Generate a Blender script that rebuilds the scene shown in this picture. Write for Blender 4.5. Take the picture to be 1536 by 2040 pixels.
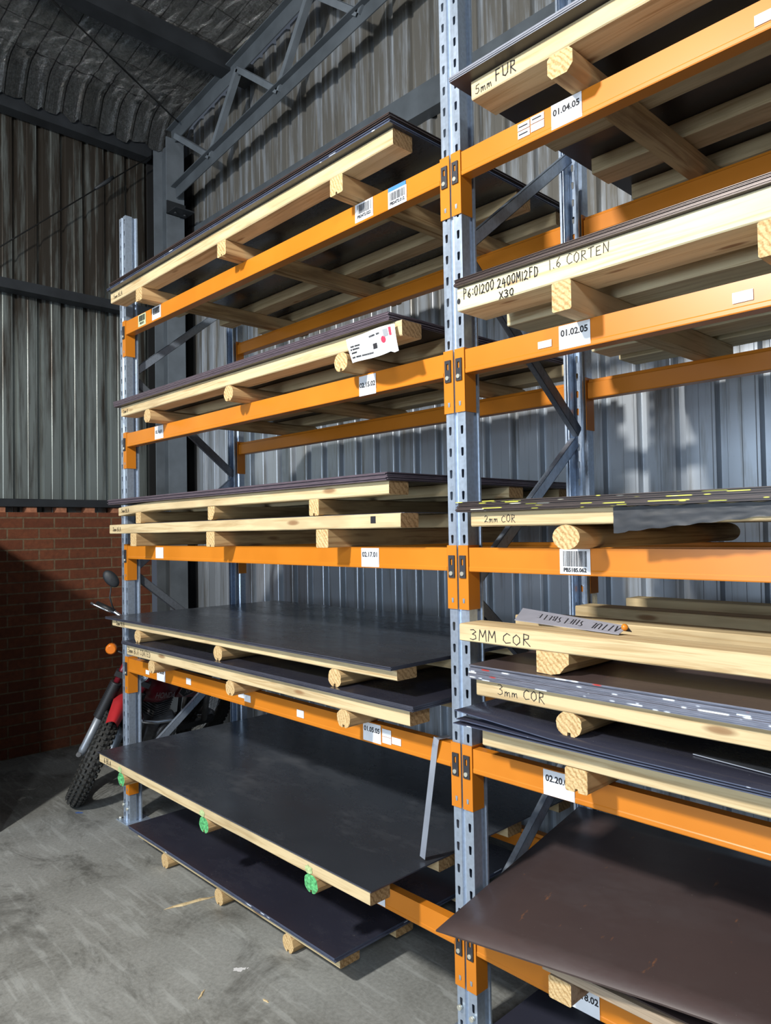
import bpy, math, random
from mathutils import Vector, Matrix, noise
random.seed(7)
for o in list(bpy.data.objects): bpy.data.objects.remove(o, do_unlink=True)
scene = bpy.context.scene
COL = scene.collection
R90 = math.pi/2

# ------------------------------------------------------------------ camera
CP = Vector((4.41504, -1.94200, 1.74927))
CF = Vector((-0.7234645, 0.6898860, 0.0256219))
CR = Vector((0.6897007, 0.7238975, -0.0168915))
CU = Vector((0.0302009, -0.0054510, 0.9995290))
cam = bpy.data.cameras.new('camera'); camo = bpy.data.objects.new('camera', cam); COL.objects.link(camo)
M = Matrix(((CR.x, CU.x, -CF.x, CP.x), (CR.y, CU.y, -CF.y, CP.y), (CR.z, CU.z, -CF.z, CP.z), (0, 0, 0, 1)))
camo.matrix_world = M
cam.sensor_fit = 'HORIZONTAL'; cam.sensor_width = 36; cam.lens = 36*1454.18/1536
cam.clip_start = .05; cam.clip_end = 100
scene.camera = camo

# ------------------------------------------------------------------ light and exposure
scene.view_settings.view_transform = 'Standard'
scene.view_settings.look = 'None'
scene.view_settings.gamma = 1
scene.view_settings.exposure = 0.0
w = bpy.data.worlds.new('world'); scene.world = w; w.use_nodes = True
w.node_tree.nodes['Background'].inputs[0].default_value = (.66, .78, 1.0, 1)
w.node_tree.nodes['Background'].inputs[1].default_value = .10

def area(name, loc, target, size, energy, col, sy=None):
    l = bpy.data.lights.new(name, 'AREA'); l.energy = energy; l.color = col
    l.shape = 'RECTANGLE'; l.size = size; l.size_y = sy or size
    o = bpy.data.objects.new(name, l); COL.objects.link(o); o.location = loc
    o.rotation_euler = (Vector(target)-Vector(loc)).to_track_quat('-Z', 'Y').to_euler()
    return o
area('bay_lamp', (2.5, -4.0, 4.25), (2.4, 0.2, 1.5), .30, 320, (1, .965, .90), .30)
area('bay_lamp_far', (7.2, -4.6, 4.4), (3.6, 0.3, 1.5), .6, 110, (.90, .95, 1.0), .6)
# daylight through the open roller door across the aisle
area('door_daylight', (3.0, -9.0, 1.85), (2.8, 1.0, 1.8), 5.6, 480, (.70, .84, 1.0), 3.4)

# ------------------------------------------------------------------ materials
def newmat(name):
    m = bpy.data.materials.new(name); m.use_nodes = True
    nt = m.node_tree; b = nt.nodes['Principled BSDF']
    return m, nt, b
def N(nt, t, **kw):
    n = nt.nodes.new(t)
    for k, v in kw.items():
        if k in n.inputs: n.inputs[k].default_value = v
        else: setattr(n, k, v)
    return n
def coords(nt, scale=(1, 1, 1), rnd=True, kind='Object', rot=(0, 0, 0)):
    tc = N(nt, 'ShaderNodeTexCoord'); mp = N(nt, 'ShaderNodeMapping')
    mp.inputs['Scale'].default_value = scale; mp.inputs['Rotation'].default_value = rot
    if rnd:
        oi = N(nt, 'ShaderNodeObjectInfo'); mu = N(nt, 'ShaderNodeMath', operation='MULTIPLY'); mu.inputs[1].default_value = 13.7
        nt.links.new(oi.outputs['Random'], mu.inputs[0])
        va = N(nt, 'ShaderNodeVectorMath', operation='ADD')
        nt.links.new(tc.outputs[kind], va.inputs[0]); nt.links.new(mu.outputs[0], va.inputs[1])
        nt.links.new(va.outputs[0], mp.inputs['Vector'])
    else: nt.links.new(tc.outputs[kind], mp.inputs['Vector'])
    return mp.outputs[0]
def ramp(nt, fac, stops, interp='LINEAR'):
    r = N(nt, 'ShaderNodeValToRGB'); r.color_ramp.interpolation = interp
    els = r.color_ramp.elements
    while len(els) < len(stops): els.new(.5)
    for e, (p, c) in zip(els, stops):
        e.position = p; e.color = (c[0], c[1], c[2], 1) if not isinstance(c, (int, float)) else (c, c, c, 1)
    nt.links.new(fac, r.inputs[0]); return r.outputs[0]
def noi(nt, vec, scale, detail=4, rough=.55, dist=0):
    n = N(nt, 'ShaderNodeTexNoise'); n.inputs['Scale'].default_value = scale; n.inputs['Detail'].default_value = detail
    n.inputs['Roughness'].default_value = rough; n.inputs['Distortion'].default_value = dist
    nt.links.new(vec, n.inputs['Vector']); return n.outputs['Fac']
def mix(nt, fac, a, b, mode='MIX'):
    m = N(nt, 'ShaderNodeMix', data_type='RGBA', blend_type=mode)
    for i, v in ((0, fac), (6, a), (7, b)):
        if isinstance(v, (int, float)): m.inputs[i].default_value = v
        elif isinstance(v, tuple): m.inputs[i].default_value = (v[0], v[1], v[2], 1)
        else: nt.links.new(v, m.inputs[i])
    return m.outputs[2]
def bump(nt, b, h, strength=.2, dist=.01):
    n = N(nt, 'ShaderNodeBump'); n.inputs['Strength'].default_value = strength; n.inputs['Distance'].default_value = dist
    nt.links.new(h, n.inputs['Height']); nt.links.new(n.outputs[0], b.inputs['Normal'])
def setp(b, col=None, rough=None, metal=None, spec=None, coat=None):
    if col is not None: b.inputs['Base Color'].default_value = (*col, 1)
    if rough is not None: b.inputs['Roughness'].default_value = rough
    if metal is not None: b.inputs['Metallic'].default_value = metal
    if spec is not None: b.inputs['Specular IOR Level'].default_value = spec
    if coat is not None: b.inputs['Coat Weight'].default_value = coat
def plain(name, col, rough=.5, metal=0, var=.12, scale=8, spec=None, bmp=0, coat=None):
    m, nt, b = newmat(name); setp(b, col, rough, metal, spec, coat)
    v = coords(nt); n = noi(nt, v, scale)
    lo = tuple(c*(1-var) for c in col); hi = tuple(min(1, c*(1+var)) for c in col)
    nt.links.new(ramp(nt, n, [(.3, lo), (.7, hi)]), b.inputs['Base Color'])
    if bmp: bump(nt, b, n, bmp)
    return m

def pine(name, axis, light, dark, stain=.35, rough=.75):
    m, nt, b = newmat(name); setp(b, rough=rough, spec=.25)
    s = {'x': (1.3, 30, 30), 'y': (30, 1.3, 30)}[axis]
    v = coords(nt, s); g = noi(nt, v, 1.6, 6, .6, .8)
    base = ramp(nt, g, [(.33, dark), (.5, light), (.8, tuple(min(1, c*1.08) for c in light))])
    v2 = coords(nt, {'x': (1.2, 5, 5), 'y': (5, 1.2, 5)}[axis]); k = noi(nt, v2, 2.2, 3)
    c2 = mix(nt, ramp(nt, k, [(.50, 0), (.66, stain)]), base, tuple(c*.62 for c in dark))
    vo = N(nt, 'ShaderNodeTexVoronoi'); vo.inputs['Scale'].default_value = 1
    nt.links.new(coords(nt, {'x': (2.6, 10, 10), 'y': (10, 2.6, 10)}[axis]), vo.inputs['Vector'])
    kn = ramp(nt, vo.outputs['Distance'], [(.0, .85), (.07, .75), (.13, 0)])
    c3 = mix(nt, kn, c2, (.23, .11, .045))
    nt.links.new(c3, b.inputs['Base Color']); bump(nt, b, g, .25, .004)
    return m
def endgrain(name, light, dark):
    m, nt, b = newmat(name); setp(b, rough=.85, spec=.15)
    v = coords(nt, (1, 1, 1))
    wv = N(nt, 'ShaderNodeTexWave', wave_type='RINGS', rings_direction='SPHERICAL'); wv.inputs['Scale'].default_value = 26
    wv.inputs['Distortion'].default_value = 5; wv.inputs['Detail'].default_value = 3; wv.inputs['Detail Scale'].default_value = 2
    nt.links.new(v, wv.inputs['Vector'])
    n = noi(nt, v, 160, 4)
    c = mix(nt, .45, ramp(nt, wv.outputs['Fac'], [(.1, dark), (.6, light)]), ramp(nt, n, [(.35, dark), (.6, light)]))
    nt.links.new(c, b.inputs['Base Color']); bump(nt, b, n, .6, .006)
    return m
PL, PD = (.66, .52, .30), (.47, .33, .165)
M_px = pine('pine_long', 'x', PL, PD); M_py = pine('pine_cross', 'y', (.60, .41, .20), (.36, .21, .09), .6)
M_end = endgrain('pine_end', (.74, .54, .28), (.42, .25, .10))
M_bend = endgrain('pine_bearer_end', (.46, .30, .145), (.24, .14, .06))  # brown end grain, with the shade on these faces put into the colour
M_lvl = pine('laminated_pine_long', 'x', (.80, .70, .44), (.58, .45, .24), .15)
M_lvly = pine('laminated_pine_cross', 'y', (.66, .50, .28), (.42, .28, .14), .3)
M_oldx = pine('grey_timber', 'x', (.40, .31, .22), (.22, .155, .10), .5)
M_greenend = plain('green_spray_end', (.10, .42, .15), .8, var=.7, scale=90)

def orange(name):
    m, nt, b = newmat(name); setp(b, rough=.34, spec=.5)
    v = coords(nt); n = noi(nt, v, 3, 3); sc = noi(nt, coords(nt, (8, 60, 60)), 5, 5)
    c = ramp(nt, n, [(.3, (.58, .185, .012)), (.7, (.66, .22, .018))])
    c = mix(nt, ramp(nt, sc, [(.70, 0), (.78, .6)]), c, (.25, .10, .03))
    nt.links.new(c, b.inputs['Base Color']); return m
M_or = orange('orange_enamel')
def galv(name, col, rough=.33, metal=.7, dirt=.25):
    m, nt, b = newmat(name); setp(b, rough=rough, metal=metal)
    vo = N(nt, 'ShaderNodeTexVoronoi'); vo.inputs['Scale'].default_value = 70
    v = coords(nt); nt.links.new(v, vo.inputs['Vector'])
    n = noi(nt, coords(nt, (14, 14, 1.5)), 2.5, 5)
    c = mix(nt, .35, ramp(nt, vo.outputs['Distance'], [(0, tuple(x*.85 for x in col)), (.8, tuple(min(1, x*1.12) for x in col))]),
            ramp(nt, n, [(.35, tuple(x*(1-dirt*1.6) for x in col)), (.65, col)]))
    nt.links.new(c, b.inputs['Base Color'])
    nt.links.new(ramp(nt, n, [(.3, rough+.12), (.7, rough-.08)]), b.inputs['Roughness'])
    return m
M_galv = galv('galvanised_steel', (.56, .66, .80))
M_galvd = galv('dull_galvanised_steel', (.20, .22, .25), .5, .6)
M_clip = plain('dark_clip_steel', (.045, .047, .055), .45, .3)
M_rivet = plain('zinc_rivet', (.72, .72, .62), .3, .6)
M_paint = plain('grey_blue_steel_paint', (.075, .088, .10), .5, 0, .2, 5)
M_paintl = plain('light_grey_steel_paint', (.13, .15, .17), .45, 0, .2, 5)
M_darkst = plain('dark_girt_steel', (.020, .023, .027), .55, 0, .3, 5)

def wallmat(name, clean, dirt, dirt_amt, z0, z1):
    m, nt, b = newmat(name); setp(b, rough=.36, metal=.5)
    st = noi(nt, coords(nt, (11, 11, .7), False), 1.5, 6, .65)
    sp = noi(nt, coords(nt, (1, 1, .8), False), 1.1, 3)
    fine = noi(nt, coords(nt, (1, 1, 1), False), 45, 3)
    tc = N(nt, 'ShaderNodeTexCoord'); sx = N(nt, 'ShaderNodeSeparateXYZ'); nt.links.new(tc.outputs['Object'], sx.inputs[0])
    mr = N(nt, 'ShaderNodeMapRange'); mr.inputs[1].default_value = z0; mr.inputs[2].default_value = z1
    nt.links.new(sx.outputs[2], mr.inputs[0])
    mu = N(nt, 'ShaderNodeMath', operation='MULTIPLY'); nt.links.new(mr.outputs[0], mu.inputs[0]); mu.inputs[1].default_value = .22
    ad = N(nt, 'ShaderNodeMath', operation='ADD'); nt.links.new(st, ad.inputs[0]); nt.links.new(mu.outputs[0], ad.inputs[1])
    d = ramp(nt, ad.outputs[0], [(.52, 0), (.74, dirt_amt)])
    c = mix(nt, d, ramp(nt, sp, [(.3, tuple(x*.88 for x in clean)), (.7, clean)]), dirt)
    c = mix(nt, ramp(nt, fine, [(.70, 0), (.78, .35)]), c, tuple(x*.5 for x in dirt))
    nt.links.new(c, b.inputs['Base Color'])
    return m
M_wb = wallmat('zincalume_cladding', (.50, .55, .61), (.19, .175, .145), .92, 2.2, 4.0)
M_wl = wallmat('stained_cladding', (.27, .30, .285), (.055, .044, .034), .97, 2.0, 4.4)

def brickmat():
    m, nt, b = newmat('red_brick'); setp(b, rough=.85, spec=.2)
    tc = N(nt, 'ShaderNodeTexCoord'); sx = N(nt, 'ShaderNodeSeparateXYZ'); nt.links.new(tc.outputs['Object'], sx.inputs[0])
    cb = N(nt, 'ShaderNodeCombineXYZ'); nt.links.new(sx.outputs[1], cb.inputs[0]); nt.links.new(sx.outputs[2], cb.inputs[1])
    br = N(nt, 'ShaderNodeTexBrick'); nt.links.new(cb.outputs[0], br.inputs['Vector'])
    br.inputs['Scale'].default_value = 1; br.inputs['Brick Width'].default_value = .24; br.inputs['Row Height'].default_value = .0865
    br.inputs['Mortar Size'].default_value = .0068; br.inputs['Mortar Smooth'].default_value = .2; br.offset = .5
    br.inputs['Color1'].default_value = (.22, .075, .038, 1); br.inputs['Color2'].default_value = (.15, .048, .026, 1)
    br.inputs['Mortar'].default_value = (.21, .155, .095, 1)
    n = noi(nt, cb.outputs[0], 22, 5, .7)
    c = mix(nt, ramp(nt, n, [(.35, .55), (.6, 0)]), br.outputs['Color'], (.10, .04, .025))
    nt.links.new(c, b.inputs['Base Color'])
    h = N(nt, 'ShaderNodeMath', operation='SUBTRACT'); h.inputs[0].default_value = 1; nt.links.new(br.outputs['Fac'], h.inputs[1])
    hh = N(nt, 'ShaderNodeMath', operation='ADD'); nt.links.new(h.outputs[0], hh.inputs[0]); nt.links.new(n, hh.inputs[1])
    bump(nt, b, hh.outputs[0], .7, .006)
    return m
M_brick = brickmat()
M_stub = plain('loose_brick', (.42, .17, .09), .85, 0, .35, 30)

def floormat():
    m, nt, b = newmat('concrete_floor'); setp(b, rough=.6, spec=.35)
    v = coords(nt, (1, 1, 1), False)
    a = noi(nt, v, 1.6, 8, .68, .3); f = noi(nt, v, 60, 4, .7); big = noi(nt, v, .8, 3)
    c = ramp(nt, a, [(.34, (.085, .085, .078)), (.47, (.20, .205, .19)), (.62, (.31, .32, .305))])
    c = mix(nt, ramp(nt, big, [(.45, 0), (.62, .55)]), c, (.30, .315, .31))
    c = mix(nt, .35, c, ramp(nt, f, [(.3, (.12, .12, .11)), (.7, (.40, .41, .39))]))
    st = noi(nt, coords(nt, (1.2, 9, 1), False, rot=(0, 0, .5)), 2.2, 5, .6)
    c = mix(nt, ramp(nt, st, [(.54, 0), (.64, .45)]), c, (.42, .44, .43))
    dk = noi(nt, coords(nt, (1.3, 2.0, 1), False, rot=(0, 0, .9)), 1.5, 9, .75, .6)
    c = mix(nt, ramp(nt, dk, [(.52, 0), (.66, .75)]), c, (.075, .075, .068))
    def spot(cx, cy, rx, ry, ang, colr, c, k=1.0):
        mp = N(nt, 'ShaderNodeMapping'); mp.vector_type = 'TEXTURE'
        mp.inputs['Location'].default_value = (cx, cy, 0); mp.inputs['Rotation'].default_value = (0, 0, ang); mp.inputs['Scale'].default_value = (rx, ry, 1)
        nt.links.new(v, mp.inputs['Vector'])
        ln = N(nt, 'ShaderNodeVectorMath', operation='LENGTH'); nt.links.new(mp.outputs[0], ln.inputs[0])
        ad = N(nt, 'ShaderNodeMath', operation='MULTIPLY_ADD'); ad.inputs[1].default_value = 1.4; nt.links.new(noi(nt, v, 30, 4), ad.inputs[0]); nt.links.new(ln.outputs['Value'], ad.inputs[2])
        return mix(nt, ramp(nt, ad.outputs[0], [(.0, k), (1.15, k), (1.6, 0)]), c, colr)
    c = spot(-.32, -.15, .11, .035, .5, (.06, .14, .42), c, .85)
    c = spot(1.83, -.34, .085, .04, .9, (.75, .76, .78), c, .9)
    c = spot(-1.02, -.25, .16, .055, 1.0, (.42, .42, .38), c, .8)
    c = spot(-.85, -.33, .11, .05, 2.0, (.42, .42, .38), c, .8)
    nt.links.new(c, b.inputs['Base Color']); bump(nt, b, f, .15, .004)
    nt.links.new(ramp(nt, a, [(.3, .42), (.7, .72)]), b.inputs['Roughness'])
    return m
M_floor = floormat()

def foilmat():
    m, nt, b = newmat('foil_insulation'); setp(b, rough=.22, metal=.85)
    v = coords(nt, (1, 1, 1), False)
    a = noi(nt, v, 60, 6, .8, 1.5); l = noi(nt, coords(nt, (5, 60, 3), False), 2, 4)
    gr = N(nt, 'ShaderNodeTexBrick'); gr.offset = .0
    nt.links.new(coords(nt, (1, 1, 1), False), gr.inputs['Vector'])
    gr.inputs['Scale'].default_value = 1; gr.inputs['Brick Width'].default_value = .30; gr.inputs['Row Height'].default_value = .15
    gr.inputs['Mortar Size'].default_value = .0035; gr.inputs['Mortar Smooth'].default_value = 0
    gr.inputs['Color1'].default_value = (.40, .40, .39, 1); gr.inputs['Color2'].default_value = (.26, .26, .25, 1); gr.inputs['Mortar'].default_value = (.02, .02, .02, 1)
    c = mix(nt, ramp(nt, a, [(.42, .75), (.62, 0)]), gr.outputs['Color'], (.06, .058, .055))
    nt.links.new(c, b.inputs['Base Color'])
    ad = N(nt, 'ShaderNodeMath', operation='ADD'); nt.links.new(a, ad.inputs[0]); nt.links.new(l, ad.inputs[1])
    bump(nt, b, ad.outputs[0], 1.0, .032)
    return m
M_foil = foilmat()

def sheetmat(name, base, tint, rough=.3, dust=.12, spec=.5, rust=False):
    m, nt, b = newmat(name); setp(b, rough=rough, spec=spec)
    v = coords(nt); a = noi(nt, v, 1.4, 4); s = noi(nt, coords(nt, (1.5, 3, 3)), 1.3, 8, .75)
    sp = noi(nt, v, 70, 4, .7)
    c = ramp(nt, a, [(.3, base), (.7, tint)])
    c = mix(nt, ramp(nt, s, [(.52, 0), (.75, dust)]), c, (.30, .31, .33))
    c = mix(nt, ramp(nt, sp, [(.70, 0), (.74, .5)]), c, (.42, .40, .36))
    if rust:
        ru = noi(nt, coords(nt, (9, 3, 3), rot=(0, 0, .6)), 2.0, 5, .6)
        c = mix(nt, ramp(nt, ru, [(.66, 0), (.72, .7)]), c, (.30, .12, .045))
    nt.links.new(c, b.inputs['Base Color'])
    nt.links.new(ramp(nt, s, [(.35, rough), (.7, rough+.16)]), b.inputs['Roughness'])
    return m
M_blk = sheetmat('black_mill_scale', (.030, .034, .042), (.042, .048, .060), .19, .08)
M_blkd = sheetmat('dusty_black_mill_scale', (.026, .031, .040), (.040, .047, .060), .20, .22)
M_blu = sheetmat('blue_black_mill_scale', (.024, .025, .040), (.034, .036, .055), .18, .06)
M_cor = sheetmat('brown_weathering_steel', (.058, .040, .040), (.078, .054, .052), .34, .06, rust=True)
M_dbr = sheetmat('dark_brown_steel', (.030, .024, .024), (.045, .036, .035), .35, .08)
def edgemat(name, col, dash=None, dcol=(.8, .85, .9), th=.60, metal=.2, dash2=None):
    m, nt, b = newmat(name); setp(b, rough=.4, metal=metal)
    n = noi(nt, coords(nt, (10, 10, 120)), 2, 3)
    c = ramp(nt, n, [(.3, tuple(x*.6 for x in col)), (.7, col)])
    if dash:
        d = noi(nt, coords(nt, (5, 5, 1)), 1.6, 2)
        c = mix(nt, ramp(nt, d, [(th, 0), (th+.02, 1)]), c, dcol)
    if dash2:
        d = noi(nt, coords(nt, (4, 4, 1)), 1.6, 1)
        c = mix(nt, ramp(nt, d, [(.68, 0), (.70, 1)]), c, dash2)
    nt.links.new(c, b.inputs['Base Color']); return m
E_brown = edgemat('brown_cut_edge', (.085, .058, .052)); E_bright = edgemat('clean_cut_edge', (.30, .32, .38))
E_blue = edgemat('blue_cut_edge', (.10, .12, .19), True, (.75, .82, .95), .66)  # pale dashes paint glints into the blue edge colour
E_dark = edgemat('dark_cut_edge', (.085, .09, .12))
E_silver = edgemat('bright_cut_edge', (.24, .25, .31), True, (.9, .94, 1), .60, .4, (.55, .06, .05))
E_yellow = edgemat('marked_cut_edge', (.075, .055, .05), True, (.75, .72, .10), .60, .1, (.7, .68, .55))
E_purple = edgemat('purple_brown_cut_edge', (.15, .115, .14))

M_paper = plain('white_paper', (.80, .83, .87), .7, 0, .04, 20)
M_paperg = plain('faded_green_paper', (.60, .66, .42), .7, 0, .05, 20)
M_blue = plain('blue_print', (.05, .22, .60), .6)
M_ink = plain('black_ink', (.012, .012, .016), .7)
M_grey = plain('grey_print', (.30, .32, .35), .7)
M_red = plain('red_print', (.70, .03, .08), .7)
M_film = plain('black_plastic_film', (.016, .018, .023), .5, 0, .3, 20, .6)
M_green = plain('green_spray_paint', (.44, .55, .26), .7, 0, .35, 70)
M_wire = plain('black_wire', (.008, .008, .008), .6)
M_strap = plain('bright_steel_strap', (.42, .46, .54), .4, .4)

# ------------------------------------------------------------------ mesh helpers
class MB:
    def __init__(s): s.v = []; s.f = []; s.m = []; s.sm = []
    def face(s, idx, m=0, sm=False): s.f.append(idx); s.m.append(m); s.sm.append(sm)
    def quad(s, a, b, c, d, m=0):
        i = len(s.v); s.v += [a, b, c, d]; s.face((i, i+1, i+2, i+3), m)
    def poly(s, pts, m=0):
        i = len(s.v); s.v += list(pts); s.face(tuple(range(i, i+len(pts))), m)
    def box(s, x0, x1, y0, y1, z0, z1, m=0):
        s.loft([[(x, y0, z0), (x, y1, z0), (x, y1, z1), (x, y0, z1)] for x in (x0, x1)], m, m)
    def loft(s, rings, m=0, mc=None, closed=True, caps=True, sm=False):
        mc = m if mc is None else mc
        n = len(rings[0]); b = len(s.v)
        for r in rings: s.v += [tuple(p) for p in r]
        for k in range(len(rings)-1):
            for i in range(n if closed else n-1):
                j = (i+1) % n
                s.face((b+k*n+i, b+(k+1)*n+i, b+(k+1)*n+j, b+k*n+j), m, sm)
        if caps and closed:
            s.face(tuple(b+i for i in range(n)), mc); s.face(tuple(b+(len(rings)-1)*n+i for i in reversed(range(n))), mc)
    def tube(s, pts, r, n=10, m=0, caps=True):
        pts = [Vector(p) for p in pts]; rs = r if isinstance(r, (list, tuple)) else [r]*len(pts)
        rings = []; up = Vector((0, 0, 1)); prev = None
        for i, p in enumerate(pts):
            a = pts[max(i-1, 0)]; c = pts[min(i+1, len(pts)-1)]; t = (c-a).normalized()
            if prev is None:
                u = t.cross(up if abs(t.z) < .9 else Vector((1, 0, 0))).normalized()
            else: u = (prev - t*prev.dot(t)).normalized()
            prev = u; v = t.cross(u)
            rings.append([tuple(p+(u*math.cos(2*math.pi*k/n)+v*math.sin(2*math.pi*k/n))*rs[i]) for k in range(n)])
        s.loft(rings, m, m, sm=True, caps=caps)
    def bar(s, a, b, u, v, wu, wv, m=0):
        a = Vector(a); b = Vector(b); u = Vector(u).normalized(); v = Vector(v).normalized()
        s.loft([[tuple(p+u*su*wu/2+v*sv*wv/2) for su, sv in ((-1, -1), (1, -1), (1, 1), (-1, 1))] for p in (a, b)], m, m)
    def grid(s, fn, nu, nv, m=0, sm=True):
        b = len(s.v)
        for i in range(nu+1):
            for j in range(nv+1): s.v.append(tuple(fn(i/nu, j/nv)))
        for i in range(nu):
            for j in range(nv):
                k = b+i*(nv+1)+j; s.face((k, k+nv+1, k+nv+2, k+1), m, sm)
    def sphere(s, c, r, n=12, m=0, sc=(1, 1, 1)):
        s.grid(lambda u, v: (c[0]+r*sc[0]*math.sin(math.pi*v)*math.cos(2*math.pi*u), c[1]+r*sc[1]*math.sin(math.pi*v)*math.sin(2*math.pi*u), c[2]+r*sc[2]*math.cos(math.pi*v)), n, n//2+2, m)
    def disc(s, c, nrm, r, n=16, th=.004, m=0):
        c = Vector(c); nrm = Vector(nrm).normalized(); s.tube([c-nrm*th/2, c+nrm*th/2], r, n, m)
    def mesh(s, name, mats):
        me = bpy.data.meshes.new(name); me.from_pydata([tuple(v) for v in s.v], [], s.f)
        for m in (mats if isinstance(mats, (list, tuple)) else [mats]): me.materials.append(m)
        me.polygons.foreach_set('material_index', s.m); me.polygons.foreach_set('use_smooth', s.sm)
        me.validate(); me.update()
        import bmesh
        bm = bmesh.new(); bm.from_mesh(me); bmesh.ops.recalc_face_normals(bm, faces=bm.faces); bm.to_mesh(me); bm.free()
        return me
    def build(s, name, mats, parent=None, loc=None, rot=None):
        o = bpy.data.objects.new(name, s.mesh(name, mats)); COL.objects.link(o)
        if parent: o.parent = parent
        if loc: o.location = loc
        if rot: o.rotation_euler = rot
        return o
def tag(o, label=None, cat=None, group=None, kind=None):
    if label: o['label'] = label
    if cat: o['category'] = cat
    if group: o['group'] = group
    if kind: o['kind'] = kind
    return o
def empty(name, loc, label, cat, group=None, rz=0):
    o = bpy.data.objects.new(name, None); COL.objects.link(o); o.location = loc; o.rotation_euler = (0, 0, rz)
    o.empty_display_size = .05
    return tag(o, label, cat, group)
def copy_tree(o, parent=None):
    c = o.copy(); COL.objects.link(c)
    if parent: c.parent = parent
    for ch in list(o.children): copy_tree(ch, c)
    return c

# printed lettering (flat mesh of characters)
_fc = {}
def text_mesh(s, size, xform, bold=0.0):
    cu = bpy.data.curves.new('lettering', 'FONT'); cu.body = s; cu.size = size; cu.align_x = 'CENTER'; cu.align_y = 'CENTER'
    cu.offset = bold; cu.resolution_u = 3
    o = bpy.data.objects.new('lettering', cu); COL.objects.link(o)
    dg = bpy.context.evaluated_depsgraph_get(); dg.update()
    me = bpy.data.meshes.new_from_object(o.evaluated_get(dg)); bpy.data.objects.remove(o, do_unlink=True)
    for v in me.vertices: v.co = xform(v.co.x, v.co.y)
    return me
def text_obj(name, s, size, xform, mat, parent, bold=0.0):
    me = text_mesh(s, size, xform, bold); me.materials.clear(); me.materials.append(mat)
    o = bpy.data.objects.new(name, me); COL.objects.link(o); o.parent = parent
    return o
# pen strokes for the hand-written marks
G = {
 '0': [[(.5, 1), (.15, .8), (.1, .35), (.35, 0), (.7, .1), (.85, .6), (.7, .95), (.5, 1)]],
 '1': [[(.5, 1), (.5, 0)]],
 '2': [[(.1, .8), (.4, 1), (.75, .8), (.6, .45), (.05, .02), (.5, .1), (.9, 0)]],
 '3': [[(.1, .95), (.5, 1), (.8, .8), (.35, .55), (.75, .45), (.8, .15), (.4, 0), (.05, .08)]],
 '4': [[(.4, 1), (.1, .4), (.85, .45)], [(.65, .8), (.6, -.1)]],
 '5': [[(.85, 1), (.3, .95), (.2, .6), (.7, .55), (.8, .2), (.45, 0), (.1, .1)]],
 '6': [[(.7, 1), (.25, .6), (.15, .2), (.5, 0), (.8, .25), (.5, .5), (.2, .3)]],
 'C': [[(.9, .85), (.55, 1), (.15, .7), (.1, .3), (.4, .02), (.95, .12)]],
 'O': [[(.5, 1), (.12, .7), (.12, .25), (.5, 0), (.88, .3), (.85, .75), (.5, 1)]],
 'R': [[(.15, 0), (.2, 1), (.75, .9), (.7, .6), (.2, .5), (.9, -.05)]],
 'M': [[(.05, 0), (.15, 1), (.5, .35), (.85, 1), (.95, 0)]],
 'm': [[(.05, 0), (.1, .5), (.12, .35), (.35, .5), (.42, .05), (.5, .4), (.75, .48), (.85, 0)]],
 'B': [[(.15, 0), (.15, 1), (.65, .9), (.6, .6), (.2, .52), (.75, .45), (.75, .1), (.15, 0)]],
 'L': [[(.2, 1), (.15, .02), (.8, .05)]],
 'K': [[(.15, 1), (.15, 0)], [(.8, .95), (.2, .5), (.85, 0)]],
 'A': [[(.05, 0), (.45, 1), (.9, 0)], [(.2, .4), (.75, .4)]],
 'P': [[(.2, -.1), (.2, 1), (.75, .85), (.7, .5), (.2, .45)]],
 'F': [[(.2, 0), (.2, 1), (.8, 1)], [(.2, .55), (.65, .55)]],
 'D': [[(.15, 0), (.15, 1), (.7, .85), (.85, .45), (.6, .05), (.15, 0)]],
 'S': [[(.8, .9), (.4, 1), (.15, .75), (.7, .4), (.6, .05), (.1, .05)]],
 'T': [[(.05, .95), (.95, 1)], [(.5, .95), (.45, 0)]],
 'E': [[(.8, 1), (.2, .95), (.15, .05), (.85, .02)], [(.2, .5), (.7, .55)]],
 'N': [[(.1, 0), (.15, 1), (.8, 0), (.9, 1)]],
 'X': [[(.1, 1), (.85, 0)], [(.85, 1), (.1, -.1)]],
 'U': [[(.1, 1), (.15, .15), (.5, 0), (.85, .2), (.9, 1)]],
 'H': [[(.15, 1), (.15, 0)], [(.85, 1), (.85, 0)], [(.15, .5), (.85, .55)]],
 'I': [[(.5, 1), (.5, 0)]],
 '.': [[(.45, .1), (.55, 0)]], ':': [[(.5, .7), (.52, .62)], [(.5, .2), (.52, .12)]], ' ': []}
def hand(s, x0, z0, h, y, w=.0035, adv=.72, slope=0, parent=None, name='handwriting', mat=None, xf=None, seed=1):
    rr = random.Random(seed); mb = MB(); cx = x0
    xf = xf or (lambda a, b: (a, y, b))
    for ch in s:
        a = h*adv*(.55 if ch in '1.: I' else 1); hh = h*rr.uniform(.9, 1.08); dz = rr.uniform(-.06, .06)*h
        for st in G.get(ch, []):
            pts = [(cx+px*a*.86, z0+dz+pz*hh+slope*(cx-x0)) for px, pz in st]
            for (ax, az), (bx, bz) in zip(pts, pts[1:]):
                dx, dz2 = bx-ax, bz-az; L = math.hypot(dx, dz2) or 1e-6; nx, nz = -dz2/L*w/2, dx/L*w/2; ex, ez = dx/L*w*.4, dz2/L*w*.4
                mb.quad(xf(ax-ex+nx, az-ez+nz), xf(ax-ex-nx, az-ez-nz), xf(bx+ex-nx, bz+ez-nz), xf(bx+ex+nx, bz+ez+nz))
        cx += a
    return mb.build(name, mat or M_ink, parent)

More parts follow.
